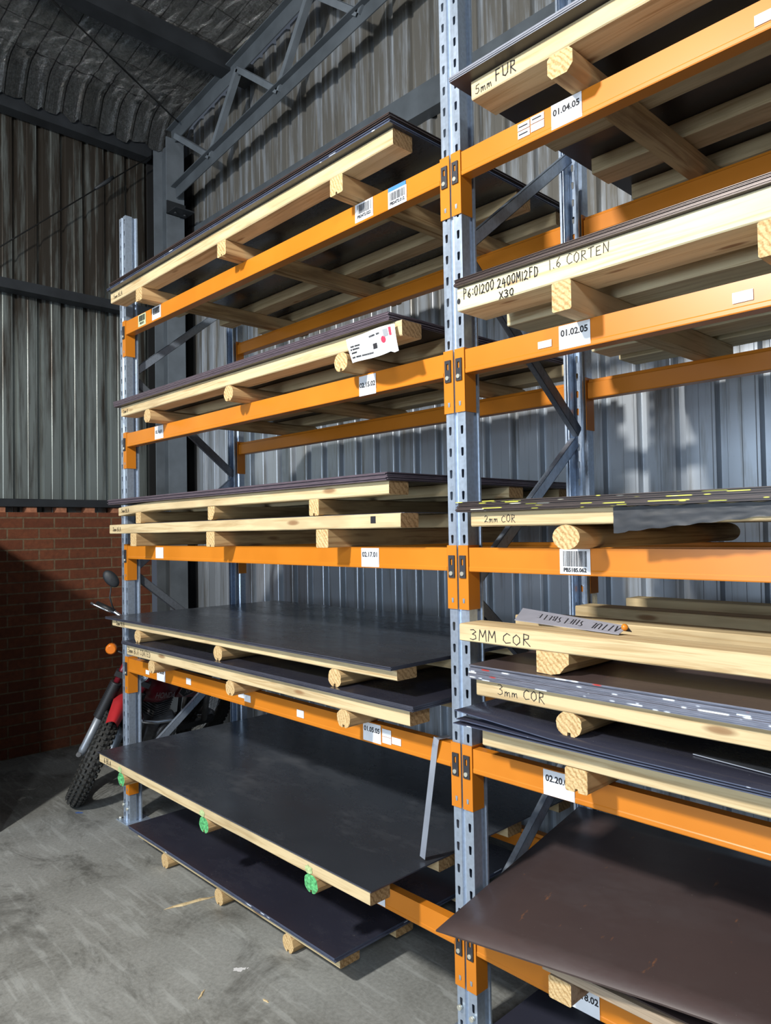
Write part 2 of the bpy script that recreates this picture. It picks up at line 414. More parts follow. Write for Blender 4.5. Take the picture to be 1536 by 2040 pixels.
# ------------------------------------------------------------------ the building shell
YB, XL = 1.45, -1.95
f = MB(); f.grid(lambda u, v: (-2.1+u*13.1, -9.3+v*10.9, 0), 8, 8, 0, False)
f.box(-2.1, 11, -9.3, 1.6, -.2, -.001); tag(f.build('floor', M_floor), 'stained grey concrete workshop floor', kind='structure')
# corrugated cladding profile: pan, then groove away from the room
PROF = [(0, 0), (.062, 0), (.066, -.0025), (.122, -.0025), (.126, 0), (.138, 0), (.150, .028), (.178, .028), (.188, .004), (.1905, 0)]
def clad(name, lo, hi, z0, z1, place, mat, label, phase=0):
    mb = MB(); pts = []; s = lo-phase
    while s < hi+.2:
        pts += [(s+a, b) for a, b in PROF[:-1]]; s += .1905
    for (a, d), (a2, d2) in zip(pts, pts[1:]):
        mb.quad(place(a, d, z0(a)), place(a2, d2, z0(a2)), place(a2, d2, z1(a2)), place(a, d, z1(a)))
    return tag(mb.build(name, mat), label, kind='structure')
ROOF = lambda x: 5.55+.112*(x+1.6)
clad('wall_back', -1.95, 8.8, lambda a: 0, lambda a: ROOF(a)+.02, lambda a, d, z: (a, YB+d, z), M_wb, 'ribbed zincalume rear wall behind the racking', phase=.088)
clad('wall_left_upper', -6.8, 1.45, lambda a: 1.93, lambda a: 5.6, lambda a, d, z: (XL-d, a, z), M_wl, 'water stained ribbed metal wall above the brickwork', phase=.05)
b = MB(); b.box(-2.08, -1.845, -6.9, 1.09, 0, 1.9465); tag(b.build('wall_left', M_brick), 'low red brick wall beside the motorcycle', kind='structure')
for i in range(-2, 12):
    y = -1.155+.2365*i
    if y > 1.0: break
    b = MB(); b.box(-2.0, -1.85, y, y+.078, 1.9465, 1.9895); o = b.build('brick', M_stub)
    tag(o, 'half brick on edge in the gap between brick wall and girt', 'brick', 'bricks packed under the wall girt')
b = MB(); b.box(-2.1, .15, -9.3, -9.1, 0, 5.6); b.box(5.85, 11, -9.3, -9.1, 0, 5.6); b.box(.15, 5.85, -9.3, -9.1, 3.6, 5.6); tag(b.build('wall_front', M_wl), 'front wall with the open roller door, behind the camera', kind='structure')
# ceiling of quilted foil, drooping over the eave purlin
def ceil(u, v):
    x = -1.93+u*9.9; y = -7+v*8.4; z = ROOF(x)-.02
    n = noise.noise(Vector((x*2.3, y*2.3, 0))); z += .02*n
    z -= .035*abs(math.sin(math.pi*(y+.02)/.15))**.5*max(0, 1-abs(x+1.75)/.35)
    if x < -1.6:
        t = (-1.6-x)/.19; k = .5+.5*noise.noise(Vector((y*5.5, 3, 0)))
        z -= t*t*(.16+.12*k); x += .03*k*t
    z += .012*noise.noise(Vector((x*18, y*18, 2)))+(.02*noise.noise(Vector((x*9, y*14, 7))) if x < -1.3 else 0)
    return x, y, z
c = MB()
xs = [-1.79+.027*i for i in range(22)]+[-1.2+.1*i for i in range(40)]+[2.8+.5*i for i in range(13)]
ys = [-7+.5*i for i in range(10)]+[-2+.03*i for i in range(114)]
bb = len(c.v)
for x in xs:
    for y in ys: c.v.append(ceil((x+1.93)/9.9, (y+7)/8.4))
for i in range(len(xs)-1):
    for j in range(len(ys)-1):
        k = i*len(ys)+j; c.face((k, k+len(ys), k+len(ys)+1, k+1), 0, True)
c.build('ceiling', M_foil); tag(bpy.data.objects['ceiling'], 'crinkled silver foil roof insulation held by wire mesh', kind='structure')

b = MB(); b.box(-1.949, -1.66, 1.425, 1.449, 0, 5.3); b.box(-1.949, -1.93, 1.12, 1.425, 1.95, 5.3); tag(b.build('corner_shade_strip', plain('corner_shade_black', (.008, .008, .008), .9)), 'black strip for the shaded, dirty corner behind the steel column', kind='structure')  # added black strip: paints the shade and dirt of the wall corner
# purlins, girts, column, rods, truss
def cbeam_y(name, x0, x1, y0, y1, z0, z1, label, mat=None, cat='steel beam'):
    mb = MB(); t = .004
    mb.box(x1-t, x1, y0, y1, z0, z1); mb.box(x0, x1-t, y0, y1, z0, z0+t); mb.box(x0, x1-t, y0, y1, z1-t, z1); mb.box(x0, x0+t, y0, y1, z0+t, z0+.02)
    return tag(mb.build(name, mat or M_darkst), label, cat)
cbeam_y('eave_purlin', -1.92, -1.80, -6.5, 1.10, 5.19, 5.36, 'dark steel eave purlin along the top of the left wall')
cbeam_y('roof_purlin', -.74, -.60, -6.5, 1.42, 5.48, 5.62, 'dark steel roof purlin crossing the foil nearest the left wall')
cbeam_y('roof_purlin', .60, .68, -6.5, 1.42, 5.64, 5.78, 'dark steel roof purlin above the middle of the truss')
cbeam_y('wall_girt', -1.93, -1.80, -6.5, 1.11, 3.73, 3.81, 'horizontal steel girt halfway up the stained left wall')
cbeam_y('wall_girt', -1.93, -1.83, -6.5, 1.11, 1.992, 2.055, 'horizontal steel girt just above the brick wall')
mb = MB(); mb.box(-1.5, 8.5, 1.36, 1.364, 4.36, 4.54); mb.box(-1.5, 8.5, 1.364, 1.449, 4.536, 4.54); mb.box(-1.5, 8.5, 1.364, 1.449, 4.36, 4.364)
tag(mb.build('wall_girt', M_paint), 'grey steel girt on the rear wall seen above the top left sheets', 'steel beam')
col = empty('steel_column', (-1.67, 1.20, 0), 'grey painted steel I column standing in the wall corner', 'column')
mb = MB(); mb.box(.115, .127, -.085, .085, 0, 5.30); mb.box(-.127, -.115, -.085, .085, 0, 5.30); mb.build('flange', M_paintl, col)
mb = MB(); mb.box(-.115, .115, -.004, .004, 0, 5.30); mb.build('web', M_paint, col)
mb = MB(); mb.box(.128, .30, -.09, .09, 4.60, 4.612); mb.box(.128, .14, -.09, .09, 4.60, 4.72); mb.build('bracket_plate', M_darkst, col)
for dy in (-.045, .045):
    mb = MB(); mb.disc((.21, dy, 4.618), (0, 0, 1), .016, 6, .014); mb.disc((.21, dy, 4.592), (0, 0, 1), .014, 6, .014); mb.build('bolt', M_darkst, col)
tr = empty('roof_truss', (-1.55, 1.2, 4.75), 'grey steel roof truss rising to the right in front of the rear wall', 'truss')
TX = lambda x, z: (x+1.55, 0, z-4.75)
bc = lambda x: 4.80+.114*(x+1.6)
tcn = lambda x: 5.335+.112*(x+1.58)
def chord(name, fz, x0, x1, h):
    mb = MB(); a = Vector(TX(x0, fz(x0))); b2 = Vector(TX(x1, fz(x1))); d = (b2-a).normalized(); u = Vector((0, 1, 0)); v = d.cross(u)
    n = v if v.z > 0 else -v
    mb.bar(a+n*h/2, b2+n*h/2, u, n, .10, .008); mb.bar(a+u*0, b2, u, n, .008, h)
    mb.build(name, M_paint, tr)
chord('bottom_chord', bc, -1.53, 7.5, .10); chord('top_chord', tcn, -1.60, 7.5, .13)
tops = [-1.52, -.49, .44, 1.45, 2.5, 3.5, 4.5, 5.5, 6.5]; bots = [-.93, .05, .95, 1.95, 3, 4, 5, 6]
for i, xb in enumerate(bots):
    for xt in (tops[i], tops[i+1]):
        a = Vector(TX(xb, bc(xb)+.03)); b2 = Vector(TX(xt, tcn(xt)-.02)); d = (b2-a).normalized(); u = Vector((0, 1, 0)); v = d.cross(u)
        mb = MB(); mb.bar(a-v*.024, b2-v*.024, u, v, .045, .005); mb.bar(a-u*.02, b2-u*.02, u, v, .005, .048)
        mb.build('web_member', M_paintl, tr)
mb = MB(); mb.tube([(-1.386, 1.15, 5.375), (-.764, -.008, 5.42), (.2, -1.8, 5.49)], .007, 6)
tag(mb.build('brace_rod', M_wire), 'thin black bracing rod running under the foil ceiling', 'rod')
o = empty('brace_rod', (-1.8, 1.09, 5.206), 'thin wall bracing rod with a turnbuckle in front of the left wall', 'rod')
mb = MB(); mb.tube([(.02, 0, 0), (.02, -1.268, -1.163), (.02, -3.2, -2.94)], .006, 6); mb.build('rod', M_wire, o)
mb = MB(); mb.tube([(.02, -.36, -.31), (.02, -.40, -.36), (.02, -.52, -.47)], [.012, .018, .012], 8); mb.build('turnbuckle', M_darkst, o)

# partition at the frame's left edge (shades the corner)
pt = MB(); pt.box(-3.1, -.352, -.66, -.60, 0, 1.97)
for k in range(14): pt.box(-3.0+k*.19, -2.96+k*.19, -.672, -.66, .05, 1.9)
tag(pt.build('partition_screen', M_paintl), 'grey steel partition edge at the far left of the photo', 'partition')

# ------------------------------------------------------------------ pallet racking
P, W = 2.7, .088
ZL = {1: .385, 2: .9995, 3: 1.6862, 4: 2.3721, 5: 3.0644}
PITCH = .0762
def upright_mesh(H, flip=1):
    """perforated C upright: front face at y=0 (two slot columns and a central groove), sides running back"""
    mb = MB(); y = lambda v: v*flip
    # slotted strips
    for (xa, xb, xc) in ((0, .034, .017), (.054, .088, .071)):
        z = 0.0
        n = int(H/PITCH)+1
        for i in range(n):
            za, zb = i*PITCH, min((i+1)*PITCH, H)
            if zb-za < .05: mb.quad((xa, 0, za), (xb, 0, za), (xb, 0, zb), (xa, 0, zb)); continue
            zc = (za+zb)/2; hw = .0062
            hole = [(xc-hw, zc+.013), (xc-hw*.6, zc+.016), (xc+hw*.6, zc+.016), (xc+hw, zc+.013), (xc+hw*.8, zc-.010), (xc+hw*.5, zc-.014), (xc-hw*.5, zc-.014), (xc-hw*.8, zc-.010)]
            out = [(xa, zc+.013), (xa, zb), (xb, zb), (xb, zc+.013), (xb, zc-.010), (xb, za), (xa, za), (xa, zc-.010)]
            for k in range(8):
                j = (k+1) % 8
                mb.quad((out[k][0], 0, out[k][1]), (out[j][0], 0, out[j][1]), (hole[j][0], 0, hole[j][1]), (hole[k][0], 0, hole[k][1]))
                mb.quad((hole[k][0], 0, hole[k][1]), (hole[j][0], 0, hole[j][1]), (hole[j][0], y(.002), hole[j][1]), (hole[k][0], y(.002), hole[k][1]))
    prof = [(.034, 0), (.0385, .009), (.0495, .009), (.054, 0)]
    for (a, b2), (c2, d) in zip(prof, prof[1:]): mb.quad((a, y(b2), 0), (c2, y(d), 0), (c2, y(d), H), (a, y(b2), H))
    for x, sx in ((0, 1), (W, -1)):
        pr = [(x, 0), (x, .042), (x+sx*.012, .050), (x+sx*.012, .066), (x, .070), (x, .078), (x+sx*.010, .078)]
        for (a, b2), (c2, d) in zip(pr, pr[1:]): mb.quad((a, y(b2), 0), (c2, y(d), 0), (c2, y(d), H), (a, y(b2), H))
        for q in [(x+sx*.002, 0), (x+sx*.002, .042)]: pass
        mb.quad((x+sx*.002, y(.002), 0), (x+sx*.002, y(.042), 0), (x+sx*.002, y(.042), H), (x+sx*.002, y(.002), H))
    return mb.mesh('upright', M_galv)
HF, HR = 3.73, 3.73
DR = .838
def make_frame(x, label, H=HF, proto=None):
    fr = empty('rack_upright_frame', (x, 0, 0), label, 'rack frame')
    for nm, yy, fl in (('upright', 0, 1), ('upright', DR, -1)):
        o = bpy.data.objects.new(nm, upright_mesh(H, fl)); COL.objects.link(o); o.parent = fr; o.location = (0, yy, 0)
        if fl == -1: o['label'] = 'rear upright seen from its open side'
        for zz, yb in ((.004, yy),):
            mb = MB(); mb.box(-.035, .115, yy-.03 if fl == 1 else yy-.12, yy+.12 if fl == 1 else yy+.03, 0, .006)
            ft = mb.build('foot_plate', M_galv, fr)
            mb = MB()
            for (bx, by) in ((-.02, -.012 if fl == 1 else .01),): mb.disc((bx, yy+by, .012), (0, 0, 1), .010, 6, .014)
            mb.disc((.017, yy-.008*fl, .10), (0, 1, 0), .009, 8, .012); mb.disc((.071, yy-.008*fl, .085), (0, 1, 0), .009, 8, .012)
            mb.build('anchor_bolt', M_rivet, ft)
    zs = [.30, .91, 1.52, 2.13, 2.74, 3.35]
    for i, (za, zb) in enumerate(zip(zs, zs[1:])):
        ya, yb2 = (.065, DR-.065) if i % 2 == 0 else (DR-.065, .065)
        ya2 = ya; a = Vector((.044, ya2, za+.02)); b2 = Vector((.044, yb2, zb-.02)); d = (b2-a).normalized(); u = Vector((1, 0, 0)); v = d.cross(u)
        mb = MB(); off = u*(.008 if i % 2 else -.008)
        mb.bar(a+off+u*.012, b2+off+u*.012, u, v, .002, .045); mb.bar(a+off-v*.0215, b2+off-v*.0215, u, v, .026, .002); mb.bar(a+off+v*.0215, b2+off+v*.0215, u, v, .026, .002)
        mb.build('brace', M_galvd if i % 2 else M_galv, fr)
    return fr
make_frame(0, 'galvanised rack end frame at the left, nearest the motorcycle')
make_frame(P, 'tall galvanised rack frame in the middle between the two bays', 4.95)
make_frame(2*P, 'galvanised rack frame at the right end of the right bay')

HB = .0820
def beam_profile(front=True):
    pr = [(0, 0), (0, -.0655), (-.0016, -.0685), (-.0016, -HB+.003), (0, -HB), (.047, -HB), (.050, -HB+.003), (.050, -.017), (.047, -.014), (.040, -.014), (.038, -.001), (.036, 0), (.003, .0)]
    return pr if front else [(-a, z) for a, z in pr]
def clip_mb(xc, zt, s):
    mb = MB(); y0, y1 = -.0085*s, -.0045*s
    h = .078; w2 = .0135; z0 = zt-h
    out = [(-w2, z0+.006), (-w2+.004, z0), (w2, z0), (w2, zt-.004), (w2-.004, zt), (-w2, zt), (-w2, z0+.006)]
    # plate with a keyhole window
    mb.box(xc-w2, xc-.0045, min(y0, y1), max(y0, y1), z0, zt); mb.box(xc+.0045, xc+w2, min(y0, y1), max(y0, y1), z0, zt)
    mb.box(xc-.0045, xc+.0045, min(y0, y1), max(y0, y1), z0, zt-.034); mb.box(xc-.0045, xc+.0045, min(y0, y1), max(y0, y1), zt-.012, zt)
    return mb
def make_beam(xl, level, front, label, group=None):
    z = ZL[level]; s = 1 if front else -1
    y0 = -.003 if front else DR+.003
    root = empty('rack_beam', (xl, y0, z), label, 'rack beam', group)
    L = P-W; e = .0035; inner = L-2*e
    mb = MB(); pr = beam_profile(front)
    mb.loft([[(x, a, b2) for a, b2 in pr] for x in (e+.003, L-e-.003)]); mb.build('box_beam', M_or, root)
    for side in (0, 1):
        X = (lambda v: v) if side == 0 else (lambda v: L-v)
        def bx(m, a, b2, ya, yb, za, zb):
            xa, xb = sorted((X(a), X(b2))); yy = sorted((ya*s, yb*s)); m.box(xa, xb, yy[0], yy[1], za, zb)
        mb = MB(); zt, zb = .008, -.214
        # face flange over the upright, with hook openings punched at two heights, and the side flange
        fx0, fx1 = -.040, e
        xc = -.019
        cuts = [(-.088, -.072), (-.192, -.176)]
        zc = zt
        for (ca, cb) in cuts:
            bx(mb, fx0, fx1, 0, -.003, cb, zc)
            bx(mb, fx0, xc-.005, 0, -.003, ca, cb); bx(mb, xc+.005, fx1, 0, -.003, ca, cb); zc = ca
        bx(mb, fx0, fx1, 0, -.003, zb, zc)
        bx(mb, 0, e, 0, .058, zb, zt)
        cn = mb.build('end_connector', M_or, root)
        for (ca, cb) in cuts:
            pass
        mb = MB()
        for (ca, cb) in cuts:
            pts = [(xc-.0048, cb), (xc+.0048, cb), (xc+.0032, ca), (xc-.0032, ca)]
            ya = -.0036*s
            mb.poly([(X(px), ya, pz) for px, pz in pts])
            mb.poly([(X(px), -.0012*s, pz) for px, pz in pts])
        mb.build('hook', M_galv, cn)
        cl = clip_mb(X(xc), -.027, s).build('locking_clip', M_clip, cn)
        mb = MB(); mb.disc((X(xc), -.010*s, -.090), (0, 1, 0), .0075, 12, .006); mb.build('rivet', M_rivet, cn)
    return root
bayname = ('left', 'right')
heights = {1: 'lowest', 2: 'second from the floor', 3: 'eye-level third', 4: 'fourth from the floor', 5: 'highest'}
BE = {}
for bay in (0, 1):
    for lv in range(1, 6):
        for fr in (True, False):
            lab = 'orange %s %s beam of the %s bay%s' % (heights[lv], 'front' if fr else 'rear', bayname[bay], ', carrying paper location labels' if fr and not (bay == 0 and lv == 1) else '')
            BE[(bay, lv, fr)] = make_beam(bay*P+W, lv, fr, lab)

# paper labels on the beams; x in world metres, z below the beam top
def blabel(bay, lv, x0, x1, z0, z1, text=None, barcode=None, mat=None, tsize=.03, tz=None, tx=None, skew=0, name='paper_label', label=None, bold=.0007):
    root = BE[(bay, lv, True)]; ox, oy = root.location.x, root.location.y
    mb = MB(); Y = -.0022; sk = skew
    pts = [(x0-ox, Y, z0), (x1-ox, Y, z0+sk), (x1-ox, Y, z1+sk), (x0-ox, Y, z1)]
    mb.loft([[(a, Y-.0005, c3) for a, _, c3 in pts], [(a, Y+.0005, c3) for a, _, c3 in pts]])
    lb = mb.build(name, mat or M_paper, root)
    if label: lb['label'] = label
    cx = (x0+x1)/2-ox; wd = x1-x0
    if barcode:
        rr = random.Random(int(x0*1000)); zb0, zb1 = barcode; mbb = MB(); xx = x0-ox+wd*.12
        while xx < x1-ox-wd*.12:
            bw = rr.choice((.0012, .0012, .0022, .0030)); mbb.box(xx, xx+bw, Y-.0012, Y-.0007, zb0, zb1); xx += bw+rr.choice((.0012, .0015, .0024))
        mbb.build('barcode', M_ink, lb)
    if text:
        text_obj('printed_text', text, tsize, lambda a, b2: (a+(tx-ox if tx else cx), Y-.0014, b2+(tz if tz is not None else (z0+z1)/2)), M_ink, lb, bold)
    return lb
blabel(0, 5, 2.236, 2.342, -.075, -.002, 'PB2472.022', (-.045, -.008), tsize=.0165, tz=-.056)
blabel(0, 5, 2.428, 2.527, -.082, -.018, 'PB2472.012', (-.055, -.024), tsize=.0165, tz=-.066)
blabel(0, 5, 2.429, 2.524, -.018, -.002, mat=M_blue, name='blue_label', label='torn blue label strip')
blabel(0, 5, .268, .366, -.074, -.004, 'PB2472', (-.045, -.010), mat=M_paperg, tsize=.018, tz=-.058, label='faded green paper label')
blabel(0, 5, .449, .556, -.074, -.002, None, (-.045, -.008))
blabel(1, 5, 3.163, 3.270, -.078, -.001, '01.04.05', tsize=.0275, tz=-.030, bold=.0008)
blabel(1, 5, 3.036, 3.082, -.030, -.008, name='blank_sticker'); blabel(1, 5, 3.036, 3.082, -.056, -.033, name='blank_sticker')
blabel(1, 5, 3.086, 3.136, -.027, -.005, name='blank_sticker'); blabel(1, 5, 3.086, 3.136, -.053, -.030, name='blank_sticker')
for x, z in ((3.040, -.021), (3.040, -.046), (3.092, -.017)):
    mb = MB(); mb.box(x-2.788, x-2.788+.034, -.0036, -.0028, z, z+.004); mb.build('pen_mark', M_ink, BE[(1, 5, True)])
blabel(1, 5, 3.762, 3.90, -.062, -.034, name='blank_sticker')
blabel(0, 4, 2.244, 2.342, -.085, -.006, '02.15.02', tsize=.0265, tz=-.044)
blabel(0, 4, .470, .573, -.076, -.002, '02.16.01', tsize=.0245, tz=-.036)
blabel(1, 4, 3.172, 3.280, -.076, -.003, '01.02.05', tsize=.0275, tz=-.028, bold=.0008)
blabel(1, 4, 3.095, 3.145, -.058, -.036, name='blank_sticker'); blabel(1, 4, 3.689, 3.740, -.056, -.028, name='blank_sticker')
blabel(0, 3, 2.241, 2.343, -.078, -.004, '02.17.01', tsize=.0265, tz=-.030)
blabel(0, 3, .468, .560, -.072, -.010, label='worn silver grey paper label')
blabel(1, 3, 3.157, 3.262, -.078, -.002, 'PB5185.062', (-.055, -.008), tsize=.0165, tz=-.066)
blabel(0, 2, .328, .372, -.064, -.040, name='blank_sticker'); blabel(0, 2, .810, .860, -.055, -.022, name='blank_sticker')
blabel(0, 2, .470, .570, -.080, -.020, '01.06.05', tsize=.022, tz=-.032)
blabel(0, 2, 1.325, 1.375, -.046, -.012, name='blank_sticker'); blabel(0, 2, 1.378, 1.432, -.058, -.026, name='blank_sticker')
blabel(0, 2, 1.798, 1.848, -.060, -.028, name='blank_sticker')
blabel(0, 2, 2.235, 2.337, -.075, -.003, '01.05.05', tsize=.0265, tz=-.028)
blabel(0, 2, 2.345, 2.394, -.040, -.012, name='blank_sticker'); blabel(0, 2, 2.345, 2.394, -.066, -.042, name='blank_sticker'); blabel(0, 2, 2.398, 2.447, -.060, -.034, name='blank_sticker')
blabel(1, 2, 3.079, 3.190, -.080, -.002, '02.20.01', tsize=.0275, tz=-.028)
blabel(1, 1, 3.157, 3.257, -.080, -.002, '02.18.02', tsize=.0275, tz=-.034)
blabel(0, 1, 2.27, 2.345, -.078, -.004)

# ------------------------------------------------------------------ timber pallets and steel sheets
def bearer(parent, x0, x1, yc, wy, z0, z1, mat, endm, name='bearer', warp=None, label=None, n=24, seed=0):
    rr = random.Random(seed*7+int(yc*100)); mb = MB(); rings = []; bv = .0035
    for i in range(n+1):
        t = i/n; x = x0+(x1-x0)*t; dz = (warp(t) if warp else 0); j = lambda: rr.uniform(-.0008, .0008)
        ya, yb, za, zb = yc-wy/2, yc+wy/2, z0+dz, z1+dz
        if warp: zb = min(zb, z1+.001) if False else zb
        rings.append([(x, ya+bv, za+j()), (x, yb-bv, za+j()), (x, yb, za+bv), (x, yb, zb-bv), (x, yb-bv, zb+j()*.3), (x, ya+bv, zb+j()*.3), (x, ya+j(), zb-bv), (x, ya+j(), za+bv)])
    mb.loft(rings, 0, 1); o = mb.build(name, [mat, endm], parent)
    if label: o['label'] = label
    return o
def sleeper(parent, xc, w, y0, y1, z0, z1, style, mat, endm, label=None, seed=0, name='cross_sleeper'):
    rr = random.Random(seed*31+int(xc*100)); h = z1-z0; zc = (z0+z1)/2; pts = []
    if style == 'rect':
        bv = .004; a = w/2
        pts = [(-a+bv, z0), (-.006, z0), (-.004, z0+.010), (.004, z0+.010), (.006, z0), (a-bv, z0), (a, z0+bv), (a, z1-bv), (a-bv, z1), (-a+bv, z1), (-a, z1-bv), (-a, z0+bv)]
    elif style == 'block':
        bv = .004; a = w/2; pts = [(-a+bv, z0), (a-bv, z0), (a, z0+bv), (a, z1-bv), (a-bv, z1), (-a+bv, z1), (-a, z1-bv), (-a, z0+bv)]
    elif style == 'oct':
        a = w/2; c2 = .020; pts = [(-a+c2*.7, z0), (a-c2, z0), (a, z0+c2), (a, z1-c2*.6), (a-c2*.6, z1), (-a+c2*.5, z1), (-a, z1-c2*.5), (-a, z0+c2*.9)]
    elif style == 'log':
        for k in range(20):
            an = 2*math.pi*k/20-R90; pts.append((w/2*math.cos(an), zc+h/2*math.sin(an)))
    elif style == 'wane':      # square sawn with one bark edge cut away
        a = w/2; pts = [(-a, z0+.002), (-a*.1, z0), (a*.45, z0+h*.10), (a*.75, z0+h*.40), (a, z0+h*.55), (a, z1), (-a, z1)]
    else:                      # 'round': pole machined flat top and bottom with a drying groove
        for k in range(24):
            an = 2*math.pi*(k+.5)/24-R90; cx, sz = math.cos(an), math.sin(an)
            px = w/2*cx*1.0; pz = max(-h/2, min(h/2, h/2*1.10*sz)); r2 = rr.uniform(-.0022, .0022)
            pts.append((px+r2, zc+pz))
        pts = pts[:1]+pts[1:]
        groove = [(-.006, z0), (-.005, z0+.011), (.005, z0+.011), (.006, z0)]
        pts = [p for p in pts if not (abs(p[0]) < .012 and p[1] < zc)]+[]
        pts.sort(key=lambda p: math.atan2(p[1]-zc, p[0]))
        k = next(i for i, p in enumerate(pts) if math.atan2(p[1]-zc, p[0]) > -R90)
        pts = pts[:k]+groove+pts[k:]
    mb = MB(); n = 14; rings = []
    for i in range(n+1):
        y = y0+(y1-y0)*i/n; s = 1+rr.uniform(-.012, .012) if 0 < i < n else 1
        rings.append([(xc+px*s, y, pz) for px, pz in pts])
    mb.loft(rings, 0, 1, sm=False); o = mb.build(name, [mat, endm], parent)
    if label: o['label'] = label
    return o
PAL = {}
def pallet(key, label, x0, x1, yf, zb, hs, hb, sl, styles, bw=.095, ys=None, mats=None, sw=.076, warp=None, depth=1.17, sleeper_y=None, endm=None, name='timber_pallet'):
    """sleepers (crosswise) below, long bearers on top; local origin at the pallet's front-left foot"""
    root = empty(name, (x0, yf, zb), label, 'pallet')
    mx, my = mats or (M_px, M_py); L = x1-x0
    ys = ys or [bw/2, .35, .74, depth-bw/2]
    for i, yy in enumerate(ys):
        o = bearer(root, 0, L, yy, bw, hs, hs+hb, mx, M_bend, warp=warp if i == 0 else None, seed=hash(key) % 97 if False else len(PAL)+1)
        if i == 0: front = o
    for i, x in enumerate(sl):
        e = M_greenend if endm == 'green' else M_end
        sleeper(root, x-x0, sw, (sleeper_y or 0)+.002, depth, 0, hs-.0005, styles[i % len(styles)], my, e, seed=len(PAL)*3+i, label='round cross sleeper with green sprayed end' if endm == 'green' else None)
    PAL[key] = (root, front, x0, yf, zb, hs+hb)
    return root
NS = 0
def sheets(key, n, th, x0, x1, y0, y1, mat, emat, lab_stack, lab_top, jit=.003, zoff=0.0, gap=.0003, wf=None, first=0, jy=None, rz=0):
    """each steel sheet of a stack is its own object"""
    global NS
    root, _, px, py, pz, hz = PAL[key]
    z = pz+hz+zoff+.0006; rr = random.Random(len(key)*5+n+int(x0*10)); z += first
    for i in range(n):
        NS += 1
        dx, dy = rr.uniform(-jit, jit), rr.uniform(-jit, jit)*(jy or 1); L, D = x1-x0, y1-y0
        mb = MB()
        if wf:
            nx, ny = 20, 10
            for (zo, flip) in ((0, 0), (th, 1)):
                b0 = len(mb.v)
                for a in range(nx+1):
                    for c2 in range(ny+1): mb.v.append((L*a/nx, D*c2/ny, zo+wf(a/nx, c2/ny, i)))
                for a in range(nx):
                    for c2 in range(ny): k = b0+a*(ny+1)+c2; mb.face((k, k+ny+1, k+ny+2, k+1), 0, True)
            s2 = (nx+1)*(ny+1); rim = [(a, 0) for a in range(nx)]+[(nx, c2) for c2 in range(ny)]+[(a, ny) for a in range(nx, 0, -1)]+[(0, c2) for c2 in range(ny, 0, -1)]
            for (a, c2), (d, e2) in zip(rim, rim[1:]+rim[:1]):
                p, q = a*(ny+1)+c2, d*(ny+1)+e2; mb.face((p, q, q+s2, p+s2), 1)
        else:
            mb.quad((0, 0, 0), (L, 0, 0), (L, D, 0), (0, D, 0), 0); mb.quad((0, 0, th), (L, 0, th), (L, D, th), (0, D, th), 0)
            for a, c2 in (((0, 0), (L, 0)), ((L, 0), (L, D)), ((L, D), (0, D)), ((0, D), (0, 0))):
                mb.quad((a[0], a[1], 0), (c2[0], c2[1], 0), (c2[0], c2[1], th), (a[0], a[1], th), 1)
        o = mb.build('steel_sheet', [mat, emat], None, (x0+dx, y0+dy, z), (0, 0, rz) if rz else None)
        if i == n-1: tag(o, lab_top, 'steel sheet')
        else: tag(o, lab_stack, 'steel sheet', lab_stack)
        z += th+gap
    return z

# left bay, from the top
pallet('A5', 'timber pallet under the highest steel stack in the left bay', .16, 2.58, -.125, ZL[5], .071, .060, (.53, 1.41, 2.26), ('rect',), bw=.10, ys=[.05, .40, .79, 1.09])
sheets('A5', 3, .0036, .185, 2.60, -.16, 1.05, M_blk, E_blue, 'blue edged steel sheet low in the highest stack of the left bay', 'top of the blue edged steel sheets under the brown ones, highest left stack')
sheets('A5', 6, .0028, .19, 2.585, -.145, 1.03, M_dbr, E_brown, 'brown edged steel sheet in the highest stack of the left bay', 'topmost brown steel sheet of the highest left bay stack', jit=.006, first=.026)
pallet('A4', 'timber pallet on the fourth left shelf with a crumpled delivery paper', .268, 2.60, -.115, ZL[4], .071, .056, (.60, 1.44, 2.26), ('round',), bw=.10, sw=.080)
sheets('A4', 9, .0030, .235, 2.565, -.145, 1.05, M_dbr, E_purple, 'brown edged steel sheet on the pallet with the delivery paper', 'topmost steel sheet on the pallet with the delivery paper', jit=.004, gap=.0004)
pallet('B', 'lower of two stacked timber pallets on the eye-level left shelf', .118, 2.587, -.125, ZL[3], .073, .052, (.435, 1.28, 2.14), ('block', 'rect'), bw=.09, ys=[.045, .34, .74, 1.12])
sheets('B', 1, .0025, .20, 2.58, -.10, 1.05, M_blk, E_dark, '', 'single thin steel sheet between the two stacked left pallets')
def warpC(t): return -.020*max(0, 1-t/.22)**1.6
pallet('C', 'upper of two stacked timber pallets on the eye-level left shelf, front plank drooping', .245, 2.53, -.125, ZL[3]+.1285, .066, .048, (.50, 1.29, 2.09), ('block', 'wane', 'rect'), bw=.10, warp=warpC, ys=[.05, .38, .76, 1.14], sw=.062)
sheets('C', 8, .0034, .155, 2.545, -.15, 1.06, M_dbr, E_purple, 'purple brown edged steel sheet in the eye-level left stack', 'topmost steel sheet of the eye-level left stack', jit=.006)
pallet('D', 'lower timber pallet on the second left shelf, with split round sleepers', .355, 2.62, -.13, ZL[2], .068, .060, (.655, 1.45, 2.26), ('round',), bw=.10, sw=.078)
zD = sheets('D', 6, .0030, .34, 2.66, -.155, 1.05, M_blu, E_dark, 'blue black steel sheet in the lower stack on the second left shelf', 'topmost blue black sheet of the lower stack on the second left shelf')
pallet('E', 'upper timber pallet on the second left shelf, under a wide grey black sheet', .16, 2.56, -.13, zD+.0005, .068, .040, (.49, 1.345, 2.21), ('round',), bw=.10, sw=.078)
